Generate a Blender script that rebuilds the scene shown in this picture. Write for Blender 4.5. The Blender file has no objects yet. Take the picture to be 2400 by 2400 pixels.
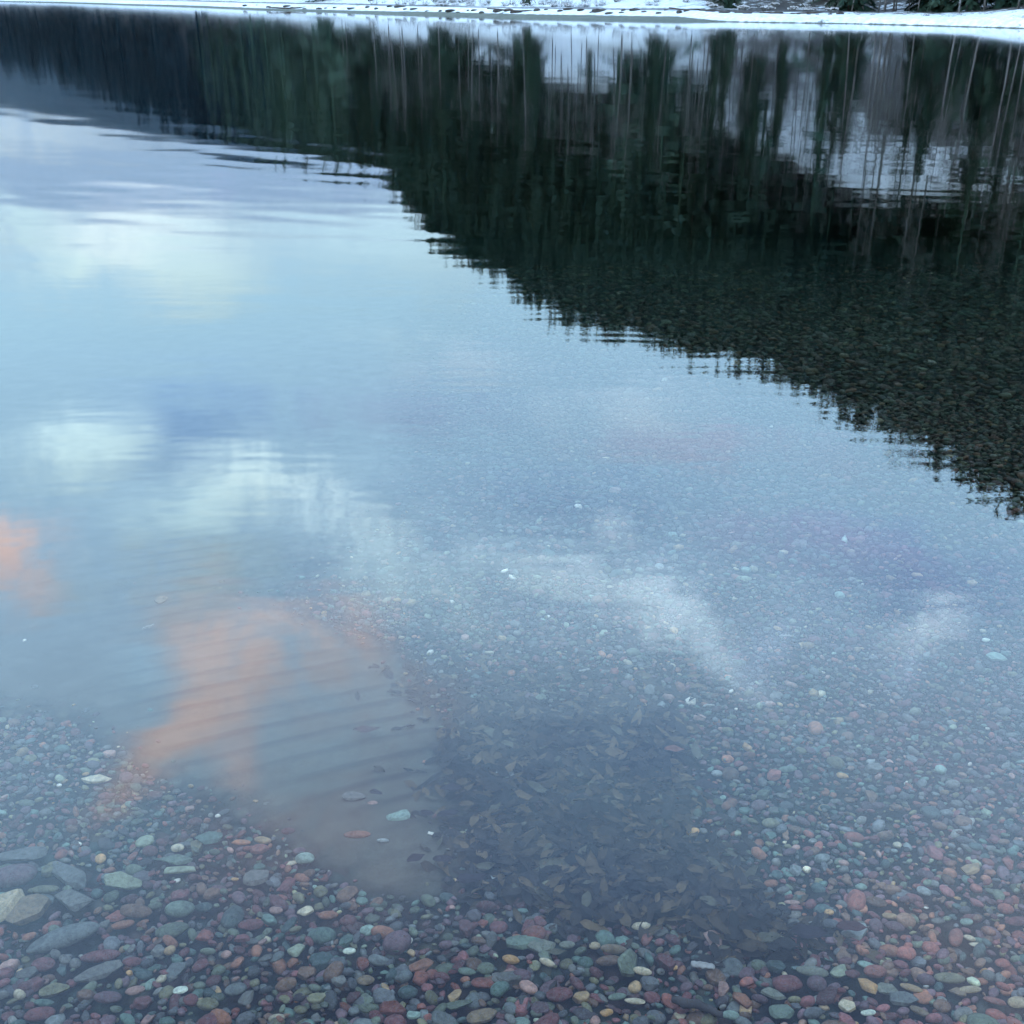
import bpy, math, random
import numpy as np
from mathutils import Vector, Matrix
R = math.radians
HAZE = 1.2e-5
rng = np.random.default_rng(7)
random.seed(7)
sc = bpy.context.scene
COL = sc.collection

# ------------------------------------------------------------------ camera
CH = 1.6                      # eye height above the water
F = 2573.0                    # focal length in photo pixels (2400 wide)
HOR = -20.0                   # horizon row
PITCH = math.atan((1200 - HOR) / F)
CP, SP = math.cos(PITCH), math.sin(PITCH)

def ray(px, py):
    x = (px - 1200) / F; y = (py - 1200) / F
    d = np.array([x, CP - y * SP, -SP - y * CP])
    return d / np.linalg.norm(d)

def depth(y):
    t = np.maximum(np.asarray(y, float) - 1.2, 0)
    d = 0.10 + 0.045 * t + 0.0042 * t * t
    return np.where(d < 3.0, d, 3.0 + 3.0 * (1 - np.exp(-(d - 3.0) / 3.0)))

def ground(px, py, z=0.0):
    d = ray(px, py); t = (z - CH) / d[2]
    return d[0] * t, d[1] * t

def bedpt(px, py):
    z = -0.1
    for _ in range(12):
        x, y = ground(px, py, z); z = -float(depth(y))
    return x, y, z

def project(x, y, z):
    """world -> photo pixels (arrays fine)"""
    dx = x; dy = y; dz = z - CH
    f = dy * CP - dz * SP; u = dy * SP + dz * CP
    f = np.where(np.abs(f) < 1e-6, 1e-6, f)
    return 1200 + F * dx / f, 1200 - F * u / f, f

def reflpx(x, y, z):
    px, py, f = project(x, y, -z); return px, py

def azel(px, py):
    d = ray(px, py)
    return math.atan2(d[0], d[1]), math.asin(-d[2])

cam = bpy.data.cameras.new("camera"); co = bpy.data.objects.new("camera", cam); COL.objects.link(co)
cam.sensor_width = 36; cam.sensor_height = 36; cam.sensor_fit = 'HORIZONTAL'
cam.lens = 36 * F / 2400; cam.clip_start = 0.05; cam.clip_end = 20000
co.location = (0, 0, CH); co.rotation_euler = (math.pi / 2 - PITCH, 0, 0)
sc.camera = co

# ------------------------------------------------------------------ helpers
def tag(o, label=None, cat=None, group=None, kind=None):
    if label: o['label'] = label
    if cat: o['category'] = cat
    if group: o['group'] = group
    if kind: o['kind'] = kind
    return o

def mesh_np(name, V, Fc, mat=None, col=None, smooth=True, parent=None, link=True):
    """V (n,3); Fc (m,k) with constant k; col (n,3)"""
    me = bpy.data.meshes.new(name)
    V = np.ascontiguousarray(V, dtype=np.float32); Fc = np.ascontiguousarray(Fc, dtype=np.int32)
    m, k = Fc.shape
    me.vertices.add(len(V)); me.vertices.foreach_set('co', V.ravel())
    me.loops.add(m * k); me.loops.foreach_set('vertex_index', Fc.ravel())
    me.polygons.add(m); me.polygons.foreach_set('loop_start', np.arange(0, m * k, k, dtype=np.int32))
    me.polygons.foreach_set('use_smooth', np.full(m, smooth))
    if col is not None:
        a = me.color_attributes.new('Col', 'FLOAT_COLOR', 'POINT')
        c = np.ones((len(V), 4), np.float32); c[:, :3] = col; a.data.foreach_set('color', c.ravel())
    me.update(); me.validate()
    if mat: me.materials.append(mat)
    o = bpy.data.objects.new(name, me)
    if link: COL.objects.link(o)
    if parent: o.parent = parent
    return o

def ico(sub):
    import bmesh
    bm = bmesh.new(); bmesh.ops.create_icosphere(bm, subdivisions=sub, radius=1.0)
    V = np.array([v.co[:] for v in bm.verts]); Fc = np.array([[v.index for v in f.verts] for f in bm.faces]); bm.free()
    return V, Fc

def wav(P, seed, freq, n=7):
    r = np.random.default_rng(seed); s = 0
    for i in range(n):
        k = r.normal(size=P.shape[1]) * freq; s = s + np.sin(P @ k + r.uniform(0, 6.28))
    return s / n

def inpoly(px, py, poly):
    px = np.asarray(px, float); py = np.asarray(py, float); ins = np.zeros(px.shape, bool); n = len(poly)
    for i in range(n):
        x0, y0 = poly[i]; x1, y1 = poly[(i + 1) % n]
        c = ((y0 > py) != (y1 > py)) & (px < (x1 - x0) * (py - y0) / (y1 - y0 + 1e-9) + x0)
        ins ^= c
    return ins

class NT:
    def __init__(s, tree): s.t = tree; s.n = tree.nodes; s.l = tree.links
    def new(s, typ, **kw):
        n = s.n.new(typ)
        for k, v in kw.items():
            if k.startswith('i_'):
                key = k[2:]; key = int(key) if key.isdigit() else key.replace('_', ' ')
                s.put(n.inputs[key], v)
            else: setattr(n, k, v)
        return n
    def put(s, inp, v):
        if isinstance(v, bpy.types.NodeSocket): s.l.new(v, inp)
        elif isinstance(v, bpy.types.Node): s.l.new(v.outputs[0], inp)
        else: inp.default_value = v
    def math(s, op, a, b=None, c=None, clamp=False):
        n = s.n.new('ShaderNodeMath'); n.operation = op; n.use_clamp = clamp
        for i, v in enumerate((a, b, c)):
            if v is not None: s.put(n.inputs[i], v)
        return n.outputs[0]
    def mixc(s, f, a, b, bt='MIX'):
        n = s.n.new('ShaderNodeMix'); n.data_type = 'RGBA'; n.blend_type = bt
        s.put(n.inputs[0], f); s.put(n.inputs[6], a); s.put(n.inputs[7], b); return n.outputs[2]
    def ramp(s, f, stops, interp='LINEAR'):
        n = s.n.new('ShaderNodeValToRGB'); n.color_ramp.interpolation = interp
        e = n.color_ramp.elements
        while len(e) < len(stops): e.new(0.5)
        for q, (p, c) in zip(e, stops):
            q.position = p; q.color = (*c, 1) if hasattr(c, '__len__') else (c, c, c, 1)
        s.put(n.inputs[0], f); return n.outputs[0]
    def noise(s, vec, scale, detail=3, rough=0.55, dist=0.0):
        n = s.n.new('ShaderNodeTexNoise'); s.put(n.inputs['Vector'], vec)
        n.inputs['Scale'].default_value = scale; n.inputs['Detail'].default_value = detail
        n.inputs['Roughness'].default_value = rough; n.inputs['Distortion'].default_value = dist
        return n.outputs[0]
    def mapping(s, vec, loc=(0, 0, 0), rot=(0, 0, 0), scale=(1, 1, 1)):
        n = s.n.new('ShaderNodeMapping'); s.put(n.inputs[0], vec)
        n.inputs[1].default_value = loc; n.inputs[2].default_value = rot; n.inputs[3].default_value = scale
        return n.outputs[0]

def mat(name):
    m = bpy.data.materials.new(name); m.use_nodes = True; m.node_tree.nodes.clear()
    t = NT(m.node_tree); out = t.new('ShaderNodeOutputMaterial'); return m, t, out

def principled(t, out, color, rough=0.8, spec=0.3, normal=None):
    p = t.new('ShaderNodeBsdfPrincipled')
    t.put(p.inputs['Base Color'], color); t.put(p.inputs['Roughness'], rough)
    p.inputs['Specular IOR Level'].default_value = spec
    if normal is not None: t.put(p.inputs['Normal'], normal)
    t.l.new(p.outputs[0], out.inputs[0]); return p

# ------------------------------------------------------------------ materials
def stone_material():
    m, t, out = mat('wet_stone')
    a = t.new('ShaderNodeVertexColor', layer_name='Col')
    g = t.new('ShaderNodeNewGeometry')
    n1 = t.noise(g.outputs['Position'], 90, 4, .65)
    n2 = t.noise(g.outputs['Position'], 420, 2, .6)
    v = t.math('ADD', t.math('MULTIPLY', n1, 1.9), t.math('MULTIPLY', n2, 1.0))
    v = t.math('ADD', v, -.42)
    vein = t.ramp(t.math('ABSOLUTE', t.math('SUBTRACT', t.noise(g.outputs['Position'], 38, 5, .7, .8), .5)), [(.0, 1.0), (.022, 0.)])
    hsv = t.new('ShaderNodeHueSaturation', i_Color=a.outputs[0], i_Value=v)
    silt = t.ramp(t.noise(g.outputs['Position'], 14, 4, .6), [(.5, 0.0), (.72, .35)])
    c = t.mixc(t.math('MULTIPLY', vein, .35), hsv.outputs[0], (.26, .27, .24, 1))
    c = t.mixc(silt, c, (.085, .08, .06, 1))
    bump = t.new('ShaderNodeBump', i_Height=n1); bump.inputs['Strength'].default_value = .35; bump.inputs['Distance'].default_value = .004
    principled(t, out, c, .75, .12, bump.outputs[0]); return m

def leaf_material():
    m, t, out = mat('sodden_leaf')
    a = t.new('ShaderNodeVertexColor', layer_name='Col'); g = t.new('ShaderNodeNewGeometry')
    n1 = t.noise(g.outputs['Position'], 60, 4, .65)
    hsv = t.new('ShaderNodeHueSaturation', i_Color=a.outputs[0], i_Value=t.math('ADD', t.math('MULTIPLY', n1, 1.3), .35))
    principled(t, out, hsv.outputs[0], .7, .1); return m

def bed_material():
    m, t, out = mat('lakebed_gravel')
    g = t.new('ShaderNodeNewGeometry'); P = g.outputs['Position']
    P2 = t.mapping(P, scale=(1, 1.0, .2))
    warp = t.new('ShaderNodeVectorMath', operation='ADD'); t.put(warp.inputs[0], P2)
    nz = t.new('ShaderNodeTexNoise', i_Vector=P2); nz.inputs['Scale'].default_value = 16
    sub = t.new('ShaderNodeVectorMath', operation='SCALE'); t.put(sub.inputs[0], nz.outputs[1]); sub.inputs[3].default_value = .02
    t.put(warp.inputs[1], sub.outputs[0])
    vo = t.new('ShaderNodeTexVoronoi', i_Vector=warp.outputs[0]); vo.inputs['Scale'].default_value = 26
    sep = t.new('ShaderNodeSeparateColor', i_0=vo.outputs['Color'])
    c = t.ramp(sep.outputs[0], [(0, (.040, .040, .038)), (.2, (.070, .046, .038)), (.4, (.050, .062, .046)), (.55, (.082, .056, .042)), (.7, (.060, .076, .060)), (.86, (.095, .085, .052)), (.97, (.12, .115, .085))], 'CONSTANT')
    edge = t.ramp(vo.outputs['Distance'], [(.15, 1.0), (.62, .25)])
    c = t.mixc(1.0, c, edge, 'MULTIPLY')
    # silt: vertex colour R = sand amount, G = ripple crest
    a = t.new('ShaderNodeVertexColor', layer_name='Col'); sc2 = t.new('ShaderNodeSeparateColor', i_0=a.outputs[0])
    fine = t.noise(P, 160, 3, .7); med = t.noise(P, 9, 4, .6)
    sand = t.mixc(t.ramp(med, [(.35, 0.), (.7, 1.)]), (.118, .106, .072, 1), (.160, .146, .102, 1))
    sand = t.mixc(t.ramp(fine, [(.45, 0.), (.75, .4)]), sand, (.05, .044, .036, 1))
    sand = t.mixc(t.math('MULTIPLY', sc2.outputs[1], .9), sand, (.022, .018, .016, 1))
    f = t.math('ADD', sc2.outputs[0], t.math('MULTIPLY', t.math('SUBTRACT', t.noise(P, 7, 5, .7), .5), .9))
    f = t.ramp(f, [(.18, 0.), (.85, 1.)])
    c = t.mixc(f, c, sand)
    hgt = t.math('MULTIPLY', edge, t.math('SUBTRACT', 1.0, f))
    bump = t.new('ShaderNodeBump', i_Height=hgt); bump.inputs['Strength'].default_value = .8; bump.inputs['Distance'].default_value = .012
    principled(t, out, c, .9, .05, bump.outputs[0]); return m

def water_material():
    m, t, out = mat('lake_water')
    P = t.new('ShaderNodeNewGeometry').outputs['Position']; sx = t.new('ShaderNodeSeparateXYZ', i_0=P)
    # the ripples too fine to model show as roughness, more of them out on the open lake
    rg = t.new('ShaderNodeMapRange', i_0=sx.outputs[1]); rg.inputs[1].default_value = 4; rg.inputs[2].default_value = 22; rg.inputs[3].default_value = .018; rg.inputs[4].default_value = .052
    fr = t.new('ShaderNodeFresnel'); fr.inputs['IOR'].default_value = 1.333
    tr = t.new('ShaderNodeBsdfTransparent'); tr.inputs[0].default_value = (.96, .97, .95, 1)
    gl = t.new('ShaderNodeBsdfGlossy'); gl.inputs['Color'].default_value = (1, 1, 1, 1); t.put(gl.inputs['Roughness'], rg.outputs[0])
    mx = t.new('ShaderNodeMixShader'); t.put(mx.inputs[0], fr.outputs[0]); t.put(mx.inputs[1], tr.outputs[0]); t.put(mx.inputs[2], gl.outputs[0])
    t.l.new(mx.outputs[0], out.inputs[0])
    va = t.new('ShaderNodeVolumeAbsorption'); va.inputs['Color'].default_value = (.22, .52, .50, 1); va.inputs['Density'].default_value = .40
    t.l.new(va.outputs[0], out.inputs[1])
    return m

def shore_material():
    m, t, out = mat('snowy_shore')
    g = t.new('ShaderNodeNewGeometry'); P = g.outputs['Position']; s = t.new('ShaderNodeSeparateXYZ', i_0=P)
    n = t.noise(P, .8, 4, .6); nb = t.noise(P, 3.0, 4, .65)
    a = t.new('ShaderNodeVertexColor', layer_name='Col'); ca = t.new('ShaderNodeSeparateColor', i_0=a.outputs[0])
    snow = t.mixc(t.ramp(nb, [(.35, 0.), (.65, 1.)]), (.46, .52, .53, 1), (.68, .74, .74, 1))
    wet = t.mixc(nb, (.05, .06, .045, 1), (.12, .14, .11, 1))
    dark = t.mixc(nb, (.03, .03, .028, 1), (.10, .10, .10, 1))
    z = t.math('ADD', s.outputs[2], t.math('MULTIPLY', t.math('SUBTRACT', nb, .5), .10))
    olive = t.ramp(t.math('SUBTRACT', z, ca.outputs[0]), [(0, 1.), (.04, 0.)])
    c = t.mixc(olive, snow, wet)
    dl = t.math('ABSOLUTE', t.math('SUBTRACT', z, .56))
    dl = t.ramp(dl, [(.03, .85), (.06, 0.)])
    dl = t.math('MULTIPLY', dl, ca.outputs[1])
    c = t.mixc(dl, c, dark)
    # brush poking through the snow on higher ground
    br = t.ramp(t.math('ADD', t.noise(P, .5, 6, .75), t.math('MULTIPLY', ca.outputs[2], .22)), [(.60, 0.), (.68, 1.)])
    c = t.mixc(br, c, (.045, .045, .04, 1))
    bump = t.new('ShaderNodeBump', i_Height=n); bump.inputs['Distance'].default_value = .25; bump.inputs['Strength'].default_value = .6
    principled(t, out, c, .85, .2, bump.outputs[0]); return m

def simple_noise_mat(name, c1, c2, scale, rough=.9, stretch=(1, 1, 1), obj=False, spec=.1):
    m, t, out = mat(name)
    P = t.new('ShaderNodeTexCoord').outputs['Object'] if obj else t.new('ShaderNodeNewGeometry').outputs['Position']
    n = t.noise(t.mapping(P, scale=stretch), scale, 5, .65)
    principled(t, out, t.ramp(n, [(.35, c1), (.65, c2)]), rough, spec); return m

M_stone = stone_material(); M_leaf = leaf_material(); M_bed = bed_material(); M_water = water_material(); M_shore = shore_material()
M_needle = simple_noise_mat('conifer_needles', (.015, .036, .026), (.036, .064, .042), .35)
M_needle2 = simple_noise_mat('dark_needles', (.024, .062, .048), (.058, .104, .070), .05)
M_bark = simple_noise_mat('brown_bark', (.045, .038, .032), (.12, .10, .085), 4, stretch=(1, 1, .25))
M_birch = simple_noise_mat('pale_bark', (.055, .058, .056), (.20, .205, .205), 2.2, stretch=(1, 1, .9))
M_twig = simple_noise_mat('grey_twigs', (.06, .068, .062), (.16, .175, .165), 2.0)
M_snowload = simple_noise_mat('snow_load', (.6, .64, .68), (.8, .82, .84), 3)
M_far_haze = simple_noise_mat('far_forest_haze_tint', (.001, .011, .019), (.004, .022, .034), .02)  # blue of the distant air painted into the colour of mountain and trees
M_wood = simple_noise_mat('bleached_wood', (.30, .27, .22), (.55, .52, .44), 30, stretch=(1, 1, 1), obj=True)

# ------------------------------------------------------------------ zones, in photo pixels of the lakebed surface
SAND = [(-900, 1380), (0, 1380), (500, 1370), (860, 1500), (960, 1600), (1030, 1700), (1050, 1850), (1075, 1960), (1070, 2080), (960, 2130), (840, 2060), (700, 1960), (560, 1890), (420, 1820), (250, 1720), (0, 1650), (-900, 1600)]
SAND_FAR = [(-1400, 100), (900, 150), (1050, 700), (900, 1150), (700, 1500), (0, 1560), (-1400, 1600)]
LEAVES = [(1050, 1690), (1240, 1640), (1560, 1690), (1630, 1800), (1650, 1960), (1740, 2100), (1900, 2180), (1960, 2215), (1880, 2262), (1700, 2262), (1540, 2215), (1400, 2205), (1310, 2180), (1210, 2130), (1085, 2095), (1065, 1960), (1045, 1850)]
def sdist_soft(px, py, poly, blur=45, n=10):
    r = np.random.default_rng(3); s = 0
    for i in range(n):
        s = s + inpoly(px + r.normal() * blur, py + r.normal() * blur * .6, poly)
    return s / n

# ------------------------------------------------------------------ lakebed
ys = np.concatenate([np.linspace(-6, .55, 14), np.geomspace(.6, 12, 760), np.geomspace(12.1, 420, 70)])
us = np.linspace(-1, 1, 640); us = .62 * us + .38 * us ** 3
YY, UU = np.meshgrid(ys, us, indexing='ij')
hw = 3.2 + .85 * np.maximum(YY, 0); XX = UU * hw
ZZ = -depth(YY) + 0.0
px, py, ff = project(XX, YY, ZZ)
vis = ff > .2
def silt(px_, py_, n=16):
    P_ = np.stack([px_, py_], -1).reshape(-1, 2) / 100.0
    ox = (wav(P_, 41, .9) * 60 + wav(P_, 42, 3.5) * 22).reshape(px_.shape); oy = (wav(P_, 43, 1.1) * 45 + wav(P_, 44, 4) * 16).reshape(px_.shape)
    a_ = sdist_soft(px_ + ox, py_ + oy, SAND, 62, n + 8)
    b_ = sdist_soft(px_ + ox * 2, py_ + oy * 2, SAND_FAR, 190, n + 8) * .95
    return np.maximum(a_, b_)
sandm = np.where(vis, silt(px, py), 0.0)
# ripple lines in the silt: crests climb to the right
P2 = np.stack([XX, YY], -1).reshape(-1, 2)
wob = wav(P2, 5, 1.3).reshape(XX.shape) * 1.3 + wav(P2, 6, 6).reshape(XX.shape) * .35 + wav(P2, 16, 14).reshape(XX.shape) * .14
ph = (YY * math.cos(R(24)) - XX * math.sin(R(24))) / .085 * 2 * math.pi + wob * (3.4 + 1.2 * np.sin(XX * 1.3 + 1))
rip = np.sin(ph); patch = np.clip(.55 + 1.0 * wav(P2 * np.array([.6, 1.3]), 9, 1.9).reshape(XX.shape), 0, 1)
fade = np.clip(1.3 - (YY - 1.8) / 2.4, 0, 1)
fade = fade * np.clip((px - 120) / 320, .15, 1)
crest = np.clip(rip - .25, 0, 1) / .75 * patch * fade * np.clip(.7 + .8 * wav(P2, 17, 9).reshape(XX.shape), .1, 1.2)
ZZ = ZZ + .012 * wav(P2, 1, 1.4).reshape(XX.shape) + sandm * (rip * .006 * patch * fade + .012)
sheet_cols = np.stack([sandm, crest * sandm, 0 * sandm], -1).reshape(-1, 3)
ny, nx = XX.shape
idx = np.arange(ny * nx).reshape(ny, nx)
quads = np.stack([idx[:-1, :-1], idx[:-1, 1:], idx[1:, 1:], idx[1:, :-1]], -1).reshape(-1, 4)
bed = mesh_np('lakebed', np.stack([XX, YY, ZZ], -1).reshape(-1, 3), quads, M_bed, sheet_cols)
tag(bed, kind='structure')
def bedz(x, y):
    p = np.stack([np.atleast_1d(x), np.atleast_1d(y)], -1)
    return -depth(np.atleast_1d(y)) + .012 * wav(p, 1, 1.4)

# ------------------------------------------------------------------ water body (closed, so that it can absorb light)
rows_px = np.arange(2760, 24, -2.6)
yr = []
for b_ in rows_px:
    d_ = ray(1200, b_); yr.append(-d_[1] * CH / d_[2])
yr = np.array(yr); yr = np.concatenate([[-8, -4, -1.5, 0, .5], yr[yr > .9], np.geomspace(yr[-1] * 1.05, 1500, 40)])
uc = np.linspace(-1, 1, 620); uc = uc * .42 + np.sign(uc) * np.abs(uc) ** 3 * .58
WY, WU = np.meshgrid(yr, uc, indexing='ij')
def fanw(y): return 13.4 + 1.3 * y          # a trapezoid: straight edges
WX = WU * fanw(WY)
# finer columns near the camera: pull the inner columns together there
inner = np.clip(np.abs(WU) / .42, 0, 1) < 1
near_w = 1.6 + .62 * np.maximum(WY, 0)
edge_w = .42 * fanw(WY)
WX = np.where(np.abs(WU) < .42, WU / .42 * near_w, np.sign(WU) * (near_w + (np.abs(WU) - .42) / .58 * (fanw(WY) - near_w)))
dx_row = np.gradient(yr)[:, None]
def waves(n, lmin, lmax, spread, slope, seed, rot=0.0):
    r = np.random.default_rng(seed); h_ = np.zeros_like(WX)
    for i in range(n):
        lam = math.exp(r.uniform(math.log(lmin), math.log(lmax))); a_ = rot + r.normal() * spread
        kx, ky = math.sin(a_) * 2 * math.pi / lam, math.cos(a_) * 2 * math.pi / lam
        att = np.clip((lam / (np.abs(dx_row) * 2.2) - 1), 0, 1)
        amp = slope * math.sqrt(2.0 / n) * lam / (2 * math.pi)
        h_ += amp * att * np.sin(WX * kx + WY * ky + r.uniform(0, 6.28))
    return h_
PW = np.stack([WX, WY], -1).reshape(-1, 2)
pat = np.clip(.75 + .9 * wav(PW * np.array([.6, 1.0]), 71, .55).reshape(WX.shape), .25, 1.8)
gy = np.clip((WY - 2.0) / 5, 0, 1)
H = waves(60, .055, .15, .15, .0040, 72) * pat * (.30 + .70 * gy)
H += waves(24, .18, .55, .26, .0021, 73) * (.5 + .5 * gy)
H += waves(14, .7, 2.2, .25, .0010, 74)
(x0_, y0_), (x1_, y1_) = ground(60, 275), ground(700, 365)
wang = -math.atan2(y1_ - y0_, x1_ - x0_)
def blob(cx, cy, rx, ry, rot=0):
    c_, s_ = math.cos(rot), math.sin(rot); X_ = (WX - cx) * c_ + (WY - cy) * s_; Y_ = -(WX - cx) * s_ + (WY - cy) * c_
    return np.clip(1.25 - np.sqrt((X_ / rx) ** 2 + (Y_ / ry) ** 2), 0, 1) ** 1.2
gx, gy_ = ground(250, 318)
H += waves(16, .5, 1.15, .09, .0040, 75, wang) * blob(gx, gy_, 9.0, 6.5, -wang)
gx, gy_ = ground(280, 470)
H += waves(12, .35, .8, .14, .0035, 76, wang * .5) * blob(gx, gy_, 4.2, 3.6)
gx, gy_ = ground(900, 430)
H += waves(12, .3, .7, .12, .0038, 77, wang * .5) * blob(gx, gy_, 3.2, 3.2)
ny_, nx_ = WX.shape; ii = np.arange(ny_ * nx_).reshape(ny_, nx_)
top = np.stack([ii[:-1, :-1], ii[:-1, 1:], ii[1:, 1:], ii[1:, :-1]], -1).reshape(-1, 4)
WV = np.stack([WX, WY, H], -1).reshape(-1, 3)
ring = np.concatenate([ii[0, :], ii[1:, -1], ii[-1, -2::-1], ii[-2:0:-1, 0]])
lowv = WV[ring].copy(); lowv[:, 2] = -12.0; nb_ = len(WV); nr_ = len(ring)
low = nb_ + np.arange(nr_)
side = np.stack([ring, low, np.roll(low, -1), np.roll(ring, -1)], -1)
cen = nb_ + nr_
WV = np.concatenate([WV, lowv, [[0, 600, -12.0]]])
bot = [(int(a_), cen, int(b_)) for a_, b_ in zip(low, np.roll(low, -1))]
botq = np.array([(a_, cen, b_, b_) for a_, _, b_ in bot])
wme = bpy.data.meshes.new('water')
allq = np.concatenate([top, side]); tri = np.array(bot)
wme.vertices.add(len(WV)); wme.vertices.foreach_set('co', WV.astype(np.float32).ravel())
wme.loops.add(allq.size + tri.size); wme.loops.foreach_set('vertex_index', np.concatenate([allq.ravel(), tri.ravel()]).astype(np.int32))
wme.polygons.add(len(allq) + len(tri)); wme.polygons.foreach_set('loop_start', np.concatenate([np.arange(len(allq)) * 4, allq.size + np.arange(len(tri)) * 3]).astype(np.int32))
wme.polygons.foreach_set('use_smooth', np.concatenate([np.ones(len(top), bool), np.zeros(len(side) + len(tri), bool)]))
wme.update(); wme.validate(); wme.materials.append(M_water)
water = bpy.data.objects.new('water', wme); COL.objects.link(water)
tag(water, kind='structure')

# ------------------------------------------------------------------ stones
V1, F1 = ico(1); V2, F2 = ico(2); V3, F3 = ico(3); V4, F4 = ico(4)
def shape_stone(V, seed, kind):
    r = np.random.default_rng(seed); P = V.copy()
    if kind == 'round':
        P = P * (1 + .10 * wav(P, seed, 1.3))[:, None]
        for _ in range(4):
            n = r.normal(size=3); n /= np.linalg.norm(n); d = r.uniform(.78, .95); q = P @ n
            P = P - np.outer(np.maximum(q - d, 0) * .8, n)
    else:
        for k in range(7):
            a = k / 7 * 6.283 + r.uniform(-.5, .5); n = np.array([math.cos(a), math.sin(a), r.uniform(-.2, .35)]); n /= np.linalg.norm(n)
            d = r.uniform(.55, .85); q = P @ n; P = P - np.outer(np.maximum(q - d, 0), n)
        n = np.array([r.uniform(-.2, .2), r.uniform(-.2, .2), 1]); n /= np.linalg.norm(n); q = P @ n
        P = P - np.outer(np.maximum(q - .5, 0), n)
        P = P * (1 + .05 * wav(P, seed + 1, 3))[:, None]
    if len(V) > 100: P = P + .012 * wav(P, seed + 2, 9)[:, None] * V
    for ax in (0, 1): P[:, ax] /= np.abs(P[:, ax]).max()
    P[:, 2] /= np.abs(P[:, 2]).max()
    return P

C = dict(
 maroon=(.105, .042, .044), red=(.17, .062, .048), rust=(.21, .095, .055), brown=(.11, .070, .048), plum=(.085, .055, .068),
 green=(.075, .100, .072), olive=(.12, .125, .070), teal=(.068, .125, .110), slate=(.062, .072, .080), grey=(.11, .12, .115),
 bluegrey=(.10, .125, .13), tan=(.26, .19, .10), ochre=(.33, .20, .075), cream=(.38, .36, .26), white=(.62, .64, .60), paleteal=(.17, .27, .24),
 palegreen=(.20, .25, .18), orange=(.34, .15, .07), pink=(.27, .17, .15), dark=(.035, .032, .036), darkred=(.06, .028, .03), darkteal=(.035, .06, .06))
WORD = dict(maroon='maroon', red='red', rust='rusty red', brown='brown', plum='plum grey', green='green grey', olive='olive', teal='teal', slate='slate grey', grey='grey',
 bluegrey='blue grey', tan='tan', ochre='ochre', cream='cream', white='white', paleteal='pale teal', palegreen='pale green', orange='orange', pink='pinkish', dark='blackish', darkred='dark red', darkteal='dark teal')

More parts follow.
